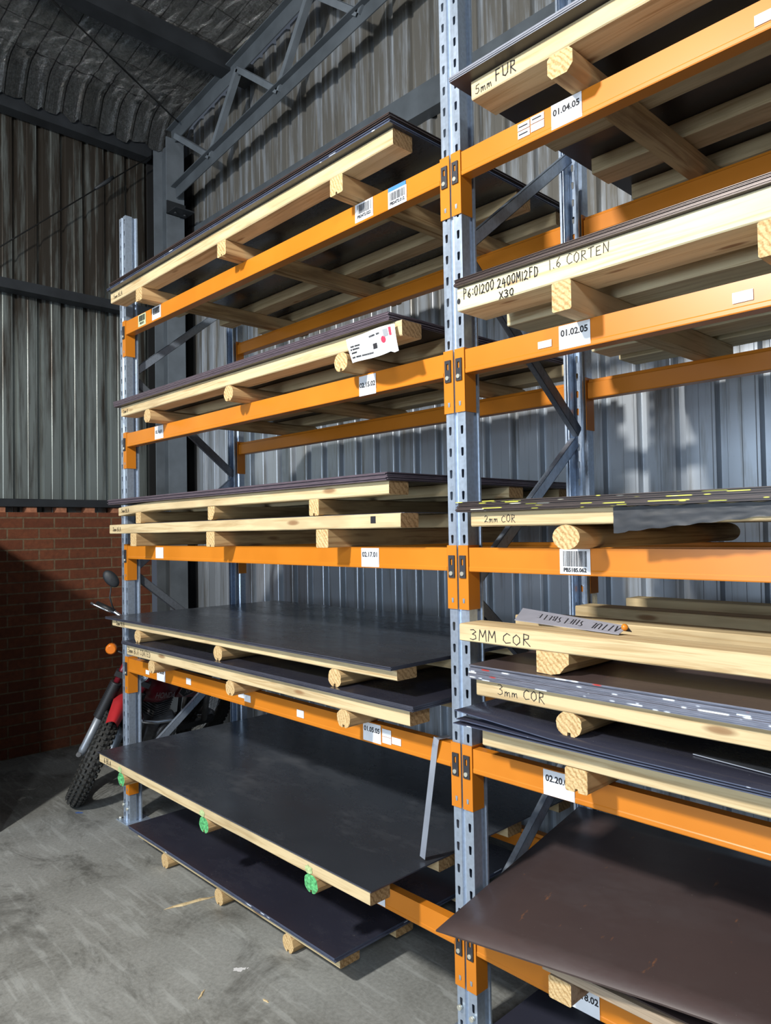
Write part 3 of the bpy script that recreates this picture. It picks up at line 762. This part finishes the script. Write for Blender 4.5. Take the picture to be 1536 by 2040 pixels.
sheets('E', 4, .0032, .13, 2.56, -.16, 1.06, M_blk, E_dark, 'black steel sheet under the wide topmost one of the second left shelf', 'wide black steel sheet reflecting the rack upright on the second left shelf')
pallet('F', 'low timber pallet with green sprayed sleeper ends on the lowest left beam', .215, 2.515, -.235, ZL[1], .068, .052, (.50, 1.385, 2.18), ('round',), bw=.095, sw=.082, ys=[.048, .40, .83, 1.21], depth=1.26, endm='green')
sheets('F', 1, .005, .205, 2.53, -.245, 1.08, M_blkd, E_dark, '', 'large dusty black steel sheet on the lowest left beam, strap resting on it')
pallet('G', 'timber pallet lying on the concrete floor under the left bay', .48, 2.22, -.13, .001, .072, .042, (.79, 1.33, 1.88), ('round',), bw=.10, sw=.075)
sheets('G', 4, .0045, .44, 2.235, -.165, 1.05, M_blu, E_blue, 'glossy blue black steel sheet in the floor stack of the left bay', 'topmost glossy blue black sheet of the floor stack in the left bay', jit=.004)
# right bay
pallet('H', 'timber pallet on the highest beam of the right bay marked 5mm', 2.94, 5.25, -.12, ZL[5], .071, .062, (3.268, 4.1, 4.95), ('oct',), bw=.13, sw=.085, ys=[.065, .42, .80, 1.12])
sheets('H', 5, .0032, 2.885, 5.28, -.165, 1.05, M_dbr, E_bright, 'steel sheet in the highest stack of the right bay', 'topmost steel sheet of the highest right bay stack', jit=.004)
pallet('I', 'pale laminated timber pallet on the fourth right shelf with felt-pen stock code', 2.877, 5.25, -.135, ZL[4], .086, .076, (3.265, 3.83, 4.45, 5.0), ('block',), bw=.15, sw=.064, mats=(M_lvl, M_lvly), ys=[.075, .34, .62, .90, 1.12])
sheets('I', 12, .0016, 2.878, 5.27, -.15, 1.05, M_cor, E_brown, 'thin dark sheet in the stack on the pale laminated pallet', 'topmost thin sheet on the pale laminated pallet', jit=.003, gap=.0003)
pallet('J', 'timber pallet with a thick round log sleeper on the eye-level right shelf', 2.907, 5.25, -.125, ZL[3], .072, .046, (3.255, 4.1, 4.95), ('log',), bw=.10, sw=.090)
sheets('J', 12, .0024, 2.87, 5.27, -.15, 1.05, M_dbr, E_yellow, 'steel sheet with yellow marks on its edge in the eye-level right stack', 'topmost sheet of the yellow marked eye-level right stack', jit=.005, gap=.0003)
pallet('K', 'lowest of three pallets on the second right shelf, over the torn label', 2.937, 5.25, -.125, ZL[2], .068, .064, (3.27, 4.1, 4.95), ('rect',), bw=.10, sw=.072)
def wk(u, v, i): return (.0, .006, .017)[i]*max(0, 1-u/.16)*1.0+(.006*max(0, 1-u/.25) if i == 2 else 0)+.012*i*math.exp(-u*3)*.4+(.002*i)
zK = sheets('K', 3, .0028, 2.865, 5.2, -.19, 1.03, M_blu, E_blue, 'thin dark sheet curling off the lowest of three right pallets', 'topmost thin dark sheet curling off the lowest of three right pallets', jit=.012, gap=.0003, wf=wk)
mb = MB(); mb.box(0, .44, 0, .16, 0, .0018); o = mb.build('sheet_offcut', [M_blk], None, (3.57, -.040, zK+.0098), (0, 0, -.15)); tag(o, 'narrow dark sheet offcut with a bright edge lying between the lowest two right pallets', 'sheet offcut')
mb = MB(); mb.box(0, .44, -.0012, 0, 0, .0022); e2 = mb.build('bright_edge', M_strap, o)
pallet('M', 'middle of three pallets on the second right shelf, marked 3mm in small letters', 2.916, 5.25, -.125, zK+.012, .068, .054, (3.25, 4.1, 4.95), ('round',), bw=.10, sw=.085)
zM = sheets('M', 10, .0042, 2.905, 5.28, -.145, 1.05, M_cor, E_silver, 'silver edged steel sheet in the stack with white and red paint dashes', 'topmost silver edged sheet below the empty pallet', jit=.004)
pallet('N', 'empty timber pallet on top of the second right shelf, marked 3MM in large letters', 2.85, 5.25, -.125, zM+.0005, .066, .056, (3.20, 4.1, 4.95), ('wane',), bw=.115, sw=.11, ys=[.058, .36, .75, 1.15])
pallet('O', 'weathered timber pallet with a grey square block under the rusty brown sheet', 3.14, 5.2, -.125, ZL[1], .066, .030, (3.20, 4.1, 4.95), ('block',), bw=.10, sw=.075, mats=(M_oldx, M_oldx), ys=[.055, .40, .80, 1.12])
def wo(u, v, i): return -.028*max(0, 1-u/.30)*(1-v*.9) if True else 0
sheets('O', 1, .004, 2.86, 5.2, -.10, 1.08, M_cor, E_brown, '', 'lower brown sheet peeking out behind the rusty one on the lowest right beam', zoff=.0)
sheets('O', 1, .005, 2.822, 5.2, -.235, .745, M_cor, E_brown, '', 'large rusty brown steel plate tilted over the lowest right beam', zoff=.004, jit=0, rz=math.radians(5), wf=lambda u, v, i: .071*min(1, u/.34)*(1-v)+.100*v)
pallet('R0', 'timber pallet on the floor below the right bay', 2.95, 5.2, -.06, .001, .072, .045, (3.3, 4.1, 4.9), ('round',), bw=.10)
sheets('R0', 4, .0045, 2.885, 5.2, -.08, 1.05, M_blu, E_blue, 'dark sheet in the floor stack below the right bay', 'topmost dark sheet of the floor stack below the right bay')

# handwriting on the front bearers
def pen(key, s, xw, zfrac, h, w=.003, adv=.72, seed=1, zabs=None):
    root, front, x0, yf, zb, top = PAL[key]
    hand(s, xw-x0, zabs-zb if zabs else top-zfrac, h, -.0012, w, adv, 0, front, seed=seed)
pen('A5', '5mm BLA', .20, .045, .026, .0022); pen('A4', '2mm R', .30, .040, .020, .002); pen('B', '2mm BLA', .165, .038, .024, .0022)
pen('C', '5mm BLA', .285, .048, .022, .002); pen('E', '2mm BLA', .215, .032, .024, .0022); pen('D', '3mm BLA COATED', .37, .045, .030, .0022)
pen('F', '6 BLA', .28, .042, .030, .0026)
pen('H', '5mm', 2.955, .052, .030, .0022, .8); pen('H', 'FUR', 3.035, .045, .036, .0036, .8, 3)
pen('I', 'P6:01200 2400M12FD', 2.902, .040, .029, .0034, .62, 2); pen('I', 'X30', 3.045, .074, .022, .0034, .9, 4); pen('I', '1.6 CORTEN', 3.225, .036, .028, .0020, .82, 5)
mb = MB(); mb.loft([[(.006+.007*math.cos(a), y, .118+.010*math.sin(a)) for a in [k*math.pi/4 for k in range(8)]] for y in (-.0012, -.0002)]); mb.build('ink_blot', M_ink, PAL['I'][1])
pen('J', '2mm COR', 2.962, .034, .022, .0018, .85); pen('M', '3mm COR', 3.00, .040, .030, .0019, .9, 6); pen('N', '3MM COR', 2.893, .046, .034, .0024, 1.08, 7)
# green overspray on the bearer of F above each sleeper
for xs2 in (.50, 1.385, 2.18):
    root, front, x0, yf, zb, top = PAL['F']; rr = random.Random(int(xs2*100)); pts = []
    for k in range(18):
        a = 2*math.pi*k/18; r = rr.uniform(.75, 1.1); pts.append((xs2-x0-.01+.026*r*math.cos(a), -.0011, min(max(.070, .084+.018*r*math.sin(a)), .118)))
    mb = MB(); mb.poly(pts); mb.build('green_overspray', M_green, front)
root, front, x0, yf, zb, top = PAL['B']
mb = MB(); mb.box(2.430-x0, 2.457-x0, -.0012, -.0003, top-.034, top-.008); mb.build('black_sticker', M_ink, front)
root, front, x0, yf, zb, top = PAL['A4']
# delivery paper on pallet A4 (curled sheet)
root, front, x0, yf, zb, top = PAL['A4']
def pp(u, v): return (2.315+.262*u-.0*v+.03*(1-v)*1-x0, -.012-.022*math.sin(math.pi*u)*(1-v*.3)-.006*math.sin(7*u+2*v)-.03*(1-v)*u*.3, (top-.125)+.012+.094*v-.012*math.sin(math.pi*u)*(1-v)+.006*u-.01*(u > .9)*(1-v))
mb = MB(); mb.grid(pp, 14, 8); dp = mb.build('delivery_paper', M_paper, root); dp['label'] = 'crumpled white delivery note with red stamp'
def onp(u, v, d=.0015): p = pp(u, v); return (p[0], p[1]-d, p[2])
def patch(name, u0, u1, v0, v1, mat):
    mb = MB(); mb.grid(lambda a, b2: onp(u0+(u1-u0)*a, v0+(v1-v0)*b2), 6, 4); return mb.build(name, mat, dp)
mb = MB(); rr = random.Random(3)
for (u0, u1, v) in ((.08, .16, .62), (.18, .30, .62), (.07, .10, .50), (.12, .27, .50), (.08, .22, .36), (.07, .16, .18), (.19, .30, .18), (.33, .55, .18), (.5, .62, .8), (.66, .72, .8)):
    u = u0
    while u < u1:
        du = rr.uniform(.008, .016); mb.grid(lambda a, b2: onp(u+du*a, v-.035+.07*b2), 1, 1); u += du+.006
mb.build('printed_text', M_ink, dp)
patch('grey_panel', .80, .88, .60, .88, M_grey); patch('dark_panel', .56, .64, .30, .50, M_ink)
mb = MB()
for k in range(12):
    a0, a1 = 2*math.pi*k/12, 2*math.pi*(k+1)/12; mb.poly([onp(.78, .52), onp(.78+.045*math.cos(a0), .52+.13*math.sin(a0)), onp(.78+.045*math.cos(a1), .52+.13*math.sin(a1))])
mb.build('red_stamp', M_red, dp); patch('red_stamp', .90, .94, .62, .92, M_red)

# black film wrapped along the eye-level right stack
def film(u, v):
    x = 3.41+1.75*u; hang = .060-.030*min(1, u*6)*(1 if u < .5 else 1)
    z = 1.803-v*(.070 if u < .02 else .070-.050*min(1, u*3.2)); z += .0015*math.sin(u*170+v*4)
    y = -.1285-.0012*(1+noise.noise(Vector((u*60, v*9, 1))))-.0018*(1+noise.noise(Vector((u*9, v*12-u*30, 5))))
    return x, y, z
mb = MB(); mb.grid(film, 160, 10); tag(mb.build('plastic_film', M_film), 'wrinkled black plastic film hanging over the front of the eye-level right pallet', 'plastic film')
# strap on the lowest left sheet
zt = ZL[2]
mb = MB(); pth = [(2.490, .055, .520), (2.632, -.016, .985), (2.638, -.016, zt+.008), (2.655, .030, zt+.010)]
for (a, b2) in zip(pth, pth[1:]):
    a, b2 = Vector(a), Vector(b2); d = (b2-a).normalized(); u = Vector((1, 0, 0)); u = (u-d*u.dot(d)).normalized(); v = d.cross(u); mb.bar(a, b2+d*.002, u, v, .026, .0015)
tag(mb.build('steel_strap', M_strap), 'bright flat steel strap hooked over the second left beam, leaning on the dusty sheet', 'strap')
# grey offcut lying across the empty pallet
NZ = zM+.066+.056+.0025
of = empty('offcut_strip', (2.955, .03, NZ), 'grey angle offcut with upside down felt-pen words on the empty pallet', 'offcut')
BLp, BRp, TRp, TLp = (0, 0, .001), (.42, -.085, .001), (.428, -.045, .020), (-.02, .075, .032)
mb = MB(); mb.loft([[BLp, BRp, TRp, TLp], [(p[0], p[1]+.001, p[2]+.002) for p in (BLp, BRp, TRp, TLp)]])
mb.build('face', plain('grey_primer', (.26, .26, .30), .6), of)
mb = MB(); mb.loft([[TLp, TRp, (TRp[0]-.005, TRp[1]+.03, .003), (TLp[0]+.01, TLp[1]+.04, .003)], [(p[0], p[1], p[2]-.002) for p in (TLp, TRp, (TRp[0]-.005, TRp[1]+.03, .003), (TLp[0]+.01, TLp[1]+.04, .003))]])
mb.build('return_leg', M_strap, of)
def offx(a, b2):
    p = Vector(BLp).lerp(Vector(BRp), a); q = Vector(TLp).lerp(Vector(TRp), a); r = p.lerp(q, b2); return (r.x, r.y-.0012, r.z+.0012)
for k, (wd, x1, hh) in enumerate((('BELE', .40, .42), ('SHELS', .66, .50), ('ATTUL', .97, .62))):
    hand(wd, 0, 0, 1, 0, .012, .052, 0, of, seed=5+k, xf=lambda a, b2, x1=x1, hh=hh: offx(x1-a, .82-b2*hh))
mb = MB(); mb.sphere((.425, -.06, .020), .010, 8); mb.build('orange_paint_daub', M_or, of)
# splinters on the floor
def splinter(a, b2, w, label, mat=None):
    a, b2 = Vector(a), Vector(b2); d = (b2-a); u = Vector((-d.y, d.x, 0)).normalized(); mb = MB()
    rings = []
    for i, k in enumerate((.05, .6, 1, .8, .9, .5, .05)):
        c2 = a+d*i/6+u*w*.15*math.sin(i*2.1); rings.append([tuple(c2+u*w*k/2+Vector((0, 0, .001))), tuple(c2-u*w*k/2+Vector((0, 0, .001))), tuple(c2-u*w*k*.3+Vector((0, 0, .001+w*.35*k))), tuple(c2+u*w*k*.3+Vector((0, 0, .001+w*.3*k)))])
    mb.loft(rings); tag(mb.build('wood_splinter', mat or M_px), label, 'wood splinter')
splinter((1.185, -.334, 0), (1.25, -.085, 0), .022, 'long pale wood splinter on the concrete in front of the floor pallet')
splinter((1.892, -.550, 0), (1.852, -.500, 0), .010, 'small orange brown splinter on the concrete at the bottom of the photo')
splinter((2.060, -.377, 0), (2.097, -.372, 0), .010, 'tiny pale wood chip on the concrete near the middle upright')

# ------------------------------------------------------------------ motorcycle leaning in the corner
C0 = Vector((-.51, -.12, 0))
def bframe(hd, th):
    h = Vector((math.cos(hd), math.sin(hd), 0)); l = Vector((-h.y, h.x, 0)); z = Vector((0, 0, 1))
    up = l*math.sin(th)+z*math.cos(th); lf = l*math.cos(th)-z*math.sin(th)
    return h, lf, up
bh, bl, bu = bframe(math.radians(-65), math.radians(23))
wh, wl, wu = bframe(math.radians(-27), math.radians(25))
B = lambda a, b2, c2: bh*a+bl*b2+bu*c2
Wf = lambda a, b2, c2: wh*a+wl*b2+wu*c2
bike = empty('motorcycle', C0, 'red trail motorcycle leaning on its stand behind the left rack frame', 'motorcycle')
M_red2 = plain('red_plastic', (.45, .025, .030), .35, 0, .1, 6, .5); M_tank = plain('dark_red_tank', (.16, .010, .018), .25, 0, .1, 5, .6)
M_rub = plain('tyre_rubber', (.030, .030, .028), .8, 0, .3, 40); M_blkp = plain('black_plastic', (.018, .018, .020), .5)
M_chr = plain('chrome', (.62, .66, .72), .18, .9, .05); M_fork = plain('satin_alloy', (.30, .33, .37), .4, .5, .1); M_alu = plain('cast_alloy', (.16, .16, .165), .45, .5, .3, 20); M_amb = plain('amber_lens', (.75, .19, .015), .3)
M_badge = plain('badge_white', (.38, .30, .30), .5)
def wheel(c2, ax, fwd, up, R, name):
    ax, fwd, up = ax.normalized(), fwd.normalized(), up.normalized(); n = 48
    mb = MB(); rt = .052
    mb.grid(lambda u, v: tuple(c2+(fwd*math.cos(2*math.pi*u)+up*math.sin(2*math.pi*u))*(R-rt-.012+rt*math.cos(2*math.pi*v))+ax*rt*math.sin(2*math.pi*v)), n, 12)
    for k in range(52):
        for q, off in ((0, 0), (-1, .5), (1, .5), (-2, 0), (2, 0)):
            a = 2*math.pi*(k+off)/52; an = q*.52; r0 = R-rt-.012+rt*math.cos(an); d = fwd*math.cos(a)+up*math.sin(a); t = -fwd*math.sin(a)+up*math.cos(a)
            p = c2+d*r0+ax*rt*math.sin(an); nn = (d*math.cos(an)+ax*math.sin(an)).normalized(); sd = nn.cross(t)
            mb.bar(p-nn*.004, p+nn*.013, t, sd, .020, .017)
    root = mb.build(name, M_rub, bike)
    mb = MB(); mb.grid(lambda u, v: tuple(c2+(fwd*math.cos(2*math.pi*u)+up*math.sin(2*math.pi*u))*(R-.098+.008*math.cos(2*math.pi*v))+ax*.022*math.sin(2*math.pi*v)), n, 8); mb.build('rim', M_alu, root)
    mb = MB(); mb.tube([c2-ax*.055, c2-ax*.045, c2+ax*.045, c2+ax*.055], [.03, .055, .055, .03], 14)
    mb.build('hub', M_alu, root)
    mb = MB()
    for k in range(32):
        a = 2*math.pi*k/32; a2 = a+(.35 if k % 2 else -.35); s2 = .04 if k % 4 < 2 else -.04
        d = fwd*math.cos(a)+up*math.sin(a); d2 = fwd*math.cos(a2)+up*math.sin(a2); mb.tube([c2+d2*.045+ax*s2, c2+d*(R-.10)], .0016, 4, 0, False)
    mb.build('spokes', M_chr, root)
    return root
fwc = Wf(0, 0, .335); rwc = B(-1.30, 0, .31)
wheel(fwc, wl, wh, wu, .335, 'front_wheel'); wheel(rwc, bl, bh, bu, .31, 'rear_wheel')
crown = B(-.19, 0, .865); fd = (crown-fwc).normalized(); side = wl.copy()
side = (side-fd*side.dot(fd)).normalized()
for s2 in (-1, 1):
    a = fwc+side*.085*s2-fd*.03; L = (crown-fwc).length
    mb = MB(); mb.tube([a, a+fd*.04, a+fd*.05, a+fd*(.30)], [.022, .028, .026, .027], 12); lg = mb.build('fork_leg', M_fork, bike); lg['label'] = 'silver lower fork leg'
    mb = MB(); pts = []; rs = []
    for k in range(41):
        pts.append(a+fd*(.265+(L-.265-.03)*k/40)); rs.append(.042 if k % 2 else .033)
    mb.tube(pts, rs, 12); mb.build('gaiter', M_blkp, lg)
    mb = MB(); mb.tube([a+fd*(L-.06), a+fd*(L+.17)], .021, 10); mb.build('fork_tube', M_tank, lg)
    mb = MB(); mb.tube([a+side*.01*s2-wh*.03, a+side*.012*s2+wh*.03], .016, 8); mb.build('axle_clamp', M_alu, lg)
for t in (0, .14):
    mb = MB(); c2 = crown+fd*t; mb.bar(c2-side*.12, c2+side*.12, fd, side.cross(fd), .035, .07); mb.build('fork_yoke', M_blkp, bike)
# high front fender
cf = Wf(0, 0, .335); hx = (wh-fd*wh.dot(fd)).normalized()
def fend(u, v):
    a = math.radians(-45+82*u); R = .42+.015*math.sin(math.pi*u); d = fd*math.cos(a)+hx*math.sin(a); k = v*2-1; wd = .055*(1-.3*(2*u-1)**2)
    return tuple(cf+d*(R-.045*k*k)+side*wd*k)
mb = MB(); mb.grid(fend, 20, 8); mb.grid(lambda u, v: tuple(Vector(fend(u, v))-fd*.004), 20, 8); mb.build('front_fender', M_red2, bike)
# headlamp, handlebar, levers, mirror, indicators
hl = crown+fd*.10+hx*.12; mb = MB(); mb.tube([hl-hx*.07, hl-hx*.03, hl+hx*.02, hl+hx*.028], [.03, .07, .082, .080], 18); h = mb.build('headlamp', M_blkp, bike)
mb = MB(); mb.tube([hl+hx*.028, hl+hx*.034], [.083, .080], 20); mb.tube([hl+hx*.034, hl+hx*.046], [.072, .04], 18); mb.build('lens', M_chr, h)
top = crown+fd*.20
def hb(s2): return [top, top+side*.06*s2+fd*.03, top+side*.18*s2+fd*.13-hx*.02, top+side*.30*s2+fd*.145-hx*.06, top+side*.40*s2+fd*.14-hx*.10]
mb = MB(); mb.tube(list(reversed(hb(-1)))+hb(1)[1:], .011, 8); hbar = mb.build('handlebar', M_chr, bike)
for s2 in (-1, 1):
    q = hb(s2); mb = MB(); mb.tube([q[3], q[4]+(q[4]-q[3])*.25], .018, 10); mb.build('grip', M_blkp, hbar)
    mb = MB(); mb.tube([q[3]+hx*.03, q[3]+hx*.055+(q[4]-q[3])*.4, q[4]+hx*.06+(q[4]-q[3])*.35, q[4]+hx*.055+(q[4]-q[3])*.55], [.008, .007, .006, .009], 8); mb.build('brake_lever', M_chr, hbar)
    m0 = q[3]; m1 = m0+Vector((0, 0, .16))+side*.02*s2; mb = MB(); mb.tube([m0, m0+Vector((0, 0, .08))+side*.03*s2, m1], .005, 6)
    mb.grid(lambda u, v: tuple(m1+Vector((0, 0, .05))+side*.058*math.sin(math.pi*v)*math.cos(2*math.pi*u)+Vector((0, 0, 1))*.052*math.sin(math.pi*v)*math.sin(2*math.pi*u)+hx*.020*math.cos(math.pi*v)), 16, 8)
    mb.build('mirror', M_darkst, hbar)
    i0 = crown+fd*.13+side*.10*s2; i1 = i0+side*.09*s2; mb = MB(); mb.tube([i0, i1], .007, 6); ind = mb.build('indicator_stalk', M_blkp, bike)
    mb = MB(); mb.tube([i1+side*.02*s2-hx*.03, i1+side*.02*s2-hx*.022, i1+side*.02*s2+hx*.02, i1+side*.02*s2+hx*.03], [.018, .034, .036, .026], 12); mb.build('amber_lens', M_amb, ind)
mb = MB(); mb.tube([top+side*.1, top+hx*.16+fd*.02+side*.05, crown+hx*.10-fd*.05+side*.06, crown-fd*.3+side*.09], .004, 6); mb.tube([top-side*.15+fd*.1, top+hx*.14-side*.02, crown+hx*.07, crown-hx*.1], .004, 6); mb.build('control_cable', M_wire, bike)
# tank, seat, side cover, engine, frame
def section(a, c2, w2, h2, n=16, e=.75):
    r = []
    for k in range(n):
        t = 2*math.pi*k/n; x, y = math.cos(t), math.sin(t); r.append(tuple(B(a, w2*abs(x)**e*(1 if x > 0 else -1), c2+h2*abs(y)**e*(1 if y > 0 else -1))))
    return r
mb = MB(); mb.loft([section(a, c2, w2, h2) for a, c2, w2, h2 in ((-.27, .80, .05, .07), (-.31, .80, .10, .115), (-.40, .79, .135, .13), (-.52, .775, .135, .12), (-.62, .76, .10, .095), (-.70, .75, .06, .06))], sm=True); tank = mb.build('fuel_tank', M_tank, bike)
mb = MB(); mb.loft([section(a, .855, w2, h2) for a, w2, h2 in ((-.31, .05, .05), (-.36, .10, .075), (-.46, .12, .085), (-.56, .10, .07), (-.62, .05, .04))], sm=True); mb.build('tank_top', M_red2, tank)
mb = MB(); mb.tube([B(-.44, 0, .93), B(-.44, 0, .955)], .035, 14); mb.build('fuel_cap', M_blkp, tank)
text_obj('tank_lettering', 'HONDA', .062, lambda x, y: tuple(B(-.42-x, .142-abs(x)*.05, .755+y-.2*x)), M_badge, tank, .001)
mb = MB(); mb.loft([section(a, c2, .085, h2) for a, c2, h2 in ((-.58, .82, .03), (-.75, .80, .045), (-1.0, .80, .045), (-1.22, .83, .035), (-1.3, .84, .015))], sm=True); mb.build('seat', M_blkp, bike)
mb = MB(); mb.loft([[tuple(B(a, b2, c2)) for a, c2 in ((-.60, .68), (-.86, .62), (-.90, .78), (-.66, .80))] for b2 in (.085, .105)]); sc2 = mb.build('side_cover', M_tank, bike)
hexp = ((-.62, .71), (-.70, .655), (-.81, .665), (-.84, .73), (-.77, .785), (-.65, .775))
mb = MB(); mb.loft([[tuple(B(a, b2, c2)) for a, c2 in hexp] for b2 in (.105, .107)]); bd = mb.build('badge', M_badge, sc2)
mb = MB(); mb.loft([[tuple(B(-.73+(a+.73)*.90, b2, .722+(c2-.722)*.88)) for a, c2 in hexp] for b2 in (.107, .1085)]); mb.build('badge_field', M_blkp, bd)
for dy, tx in ((.018, 'XR'), (-.022, 'XR')):
    text_obj('badge_lettering', tx, .045, lambda x, y, dy=dy: tuple(B(-.73-x*1.1, .1095, .722+dy+y)), M_badge, bd, .001)
mb = MB(); mb.loft([section(a, c2, w2, h2, e=.6) for a, c2, w2, h2 in ((-.42, .42, .09, .09), (-.46, .42, .12, .12), (-.66, .42, .12, .13), (-.72, .42, .09, .10))]); eng = mb.build('engine', M_alu, bike)
mb = MB()
for k in range(8): mb.loft([section(a, .545+.018*k, w2, .005, e=.6) for a, w2 in ((-.46, .075), (-.47, .08), (-.62, .08), (-.63, .075))])
mb.build('cylinder_fins', M_alu, eng)
mb = MB(); mb.tube([B(-.58, .12, .42), B(-.58, .145, .42)], [.10, .085], 20); mb.build('engine_cover', M_alu, eng)
mb = MB()
for s2 in (-.04, .04): mb.tube([B(-.27, 0, .82), B(-.34, s2, .55), B(-.40, s2*1.6, .30), B(-.72, s2*1.6, .28), B(-.78, s2*1.6, .50), B(-.70, s2*1.6, .72)], .014, 8)
mb.tube([B(-.25, 0, .86), B(-.6, 0, .76), B(-1.15, .06, .72)], .016, 8); mb.build('frame', M_blkp, bike)
for s2 in (-.07, .07):
    mb = MB(); mb.bar(B(-.74, s2, .36), B(-1.30, s2, .31), bl, bu, .03, .05); mb.build('swingarm', M_blkp, bike)
    mb = MB(); mb.tube([B(-1.12, s2*1.4, .36), B(-1.02, s2*1.3, .70)], .024, 10); mb.build('shock_absorber', M_alu, bike)
mb = MB(); mb.tube([B(-.36, .02, .60), B(-.30, .11, .57), B(-.40, .15, .56), B(-.60, .155, .53), B(-.66, .15, .48), B(-.68, .14, .36)], .014, 10); mb.build('crash_bar', M_chr, bike)
mb = MB(); mb.tube([B(-.72, .10, .27), B(-.66, .30, .05), B(-.62, .33, .145*0-.10)], .010, 8)
mb = MB(); g = B(-.66, .10, .27); mb.tube([g, Vector((g.x+.16, g.y+.02, .012))], .010, 8); mb.disc((g.x+.165, g.y+.02, .006), (0, 0, 1), .025, 10, .008); mb.build('side_stand', M_blkp, bike)
mb = MB(); mb.grid(lambda u, v: tuple(rwc+(bh*math.cos(math.radians(60+110*u))+bu*math.sin(math.radians(60+110*u)))*(.40-.03*(2*v-1)**2)+bl*.07*(2*v-1)), 16, 6); mb.build('rear_fender', M_red2, bike)
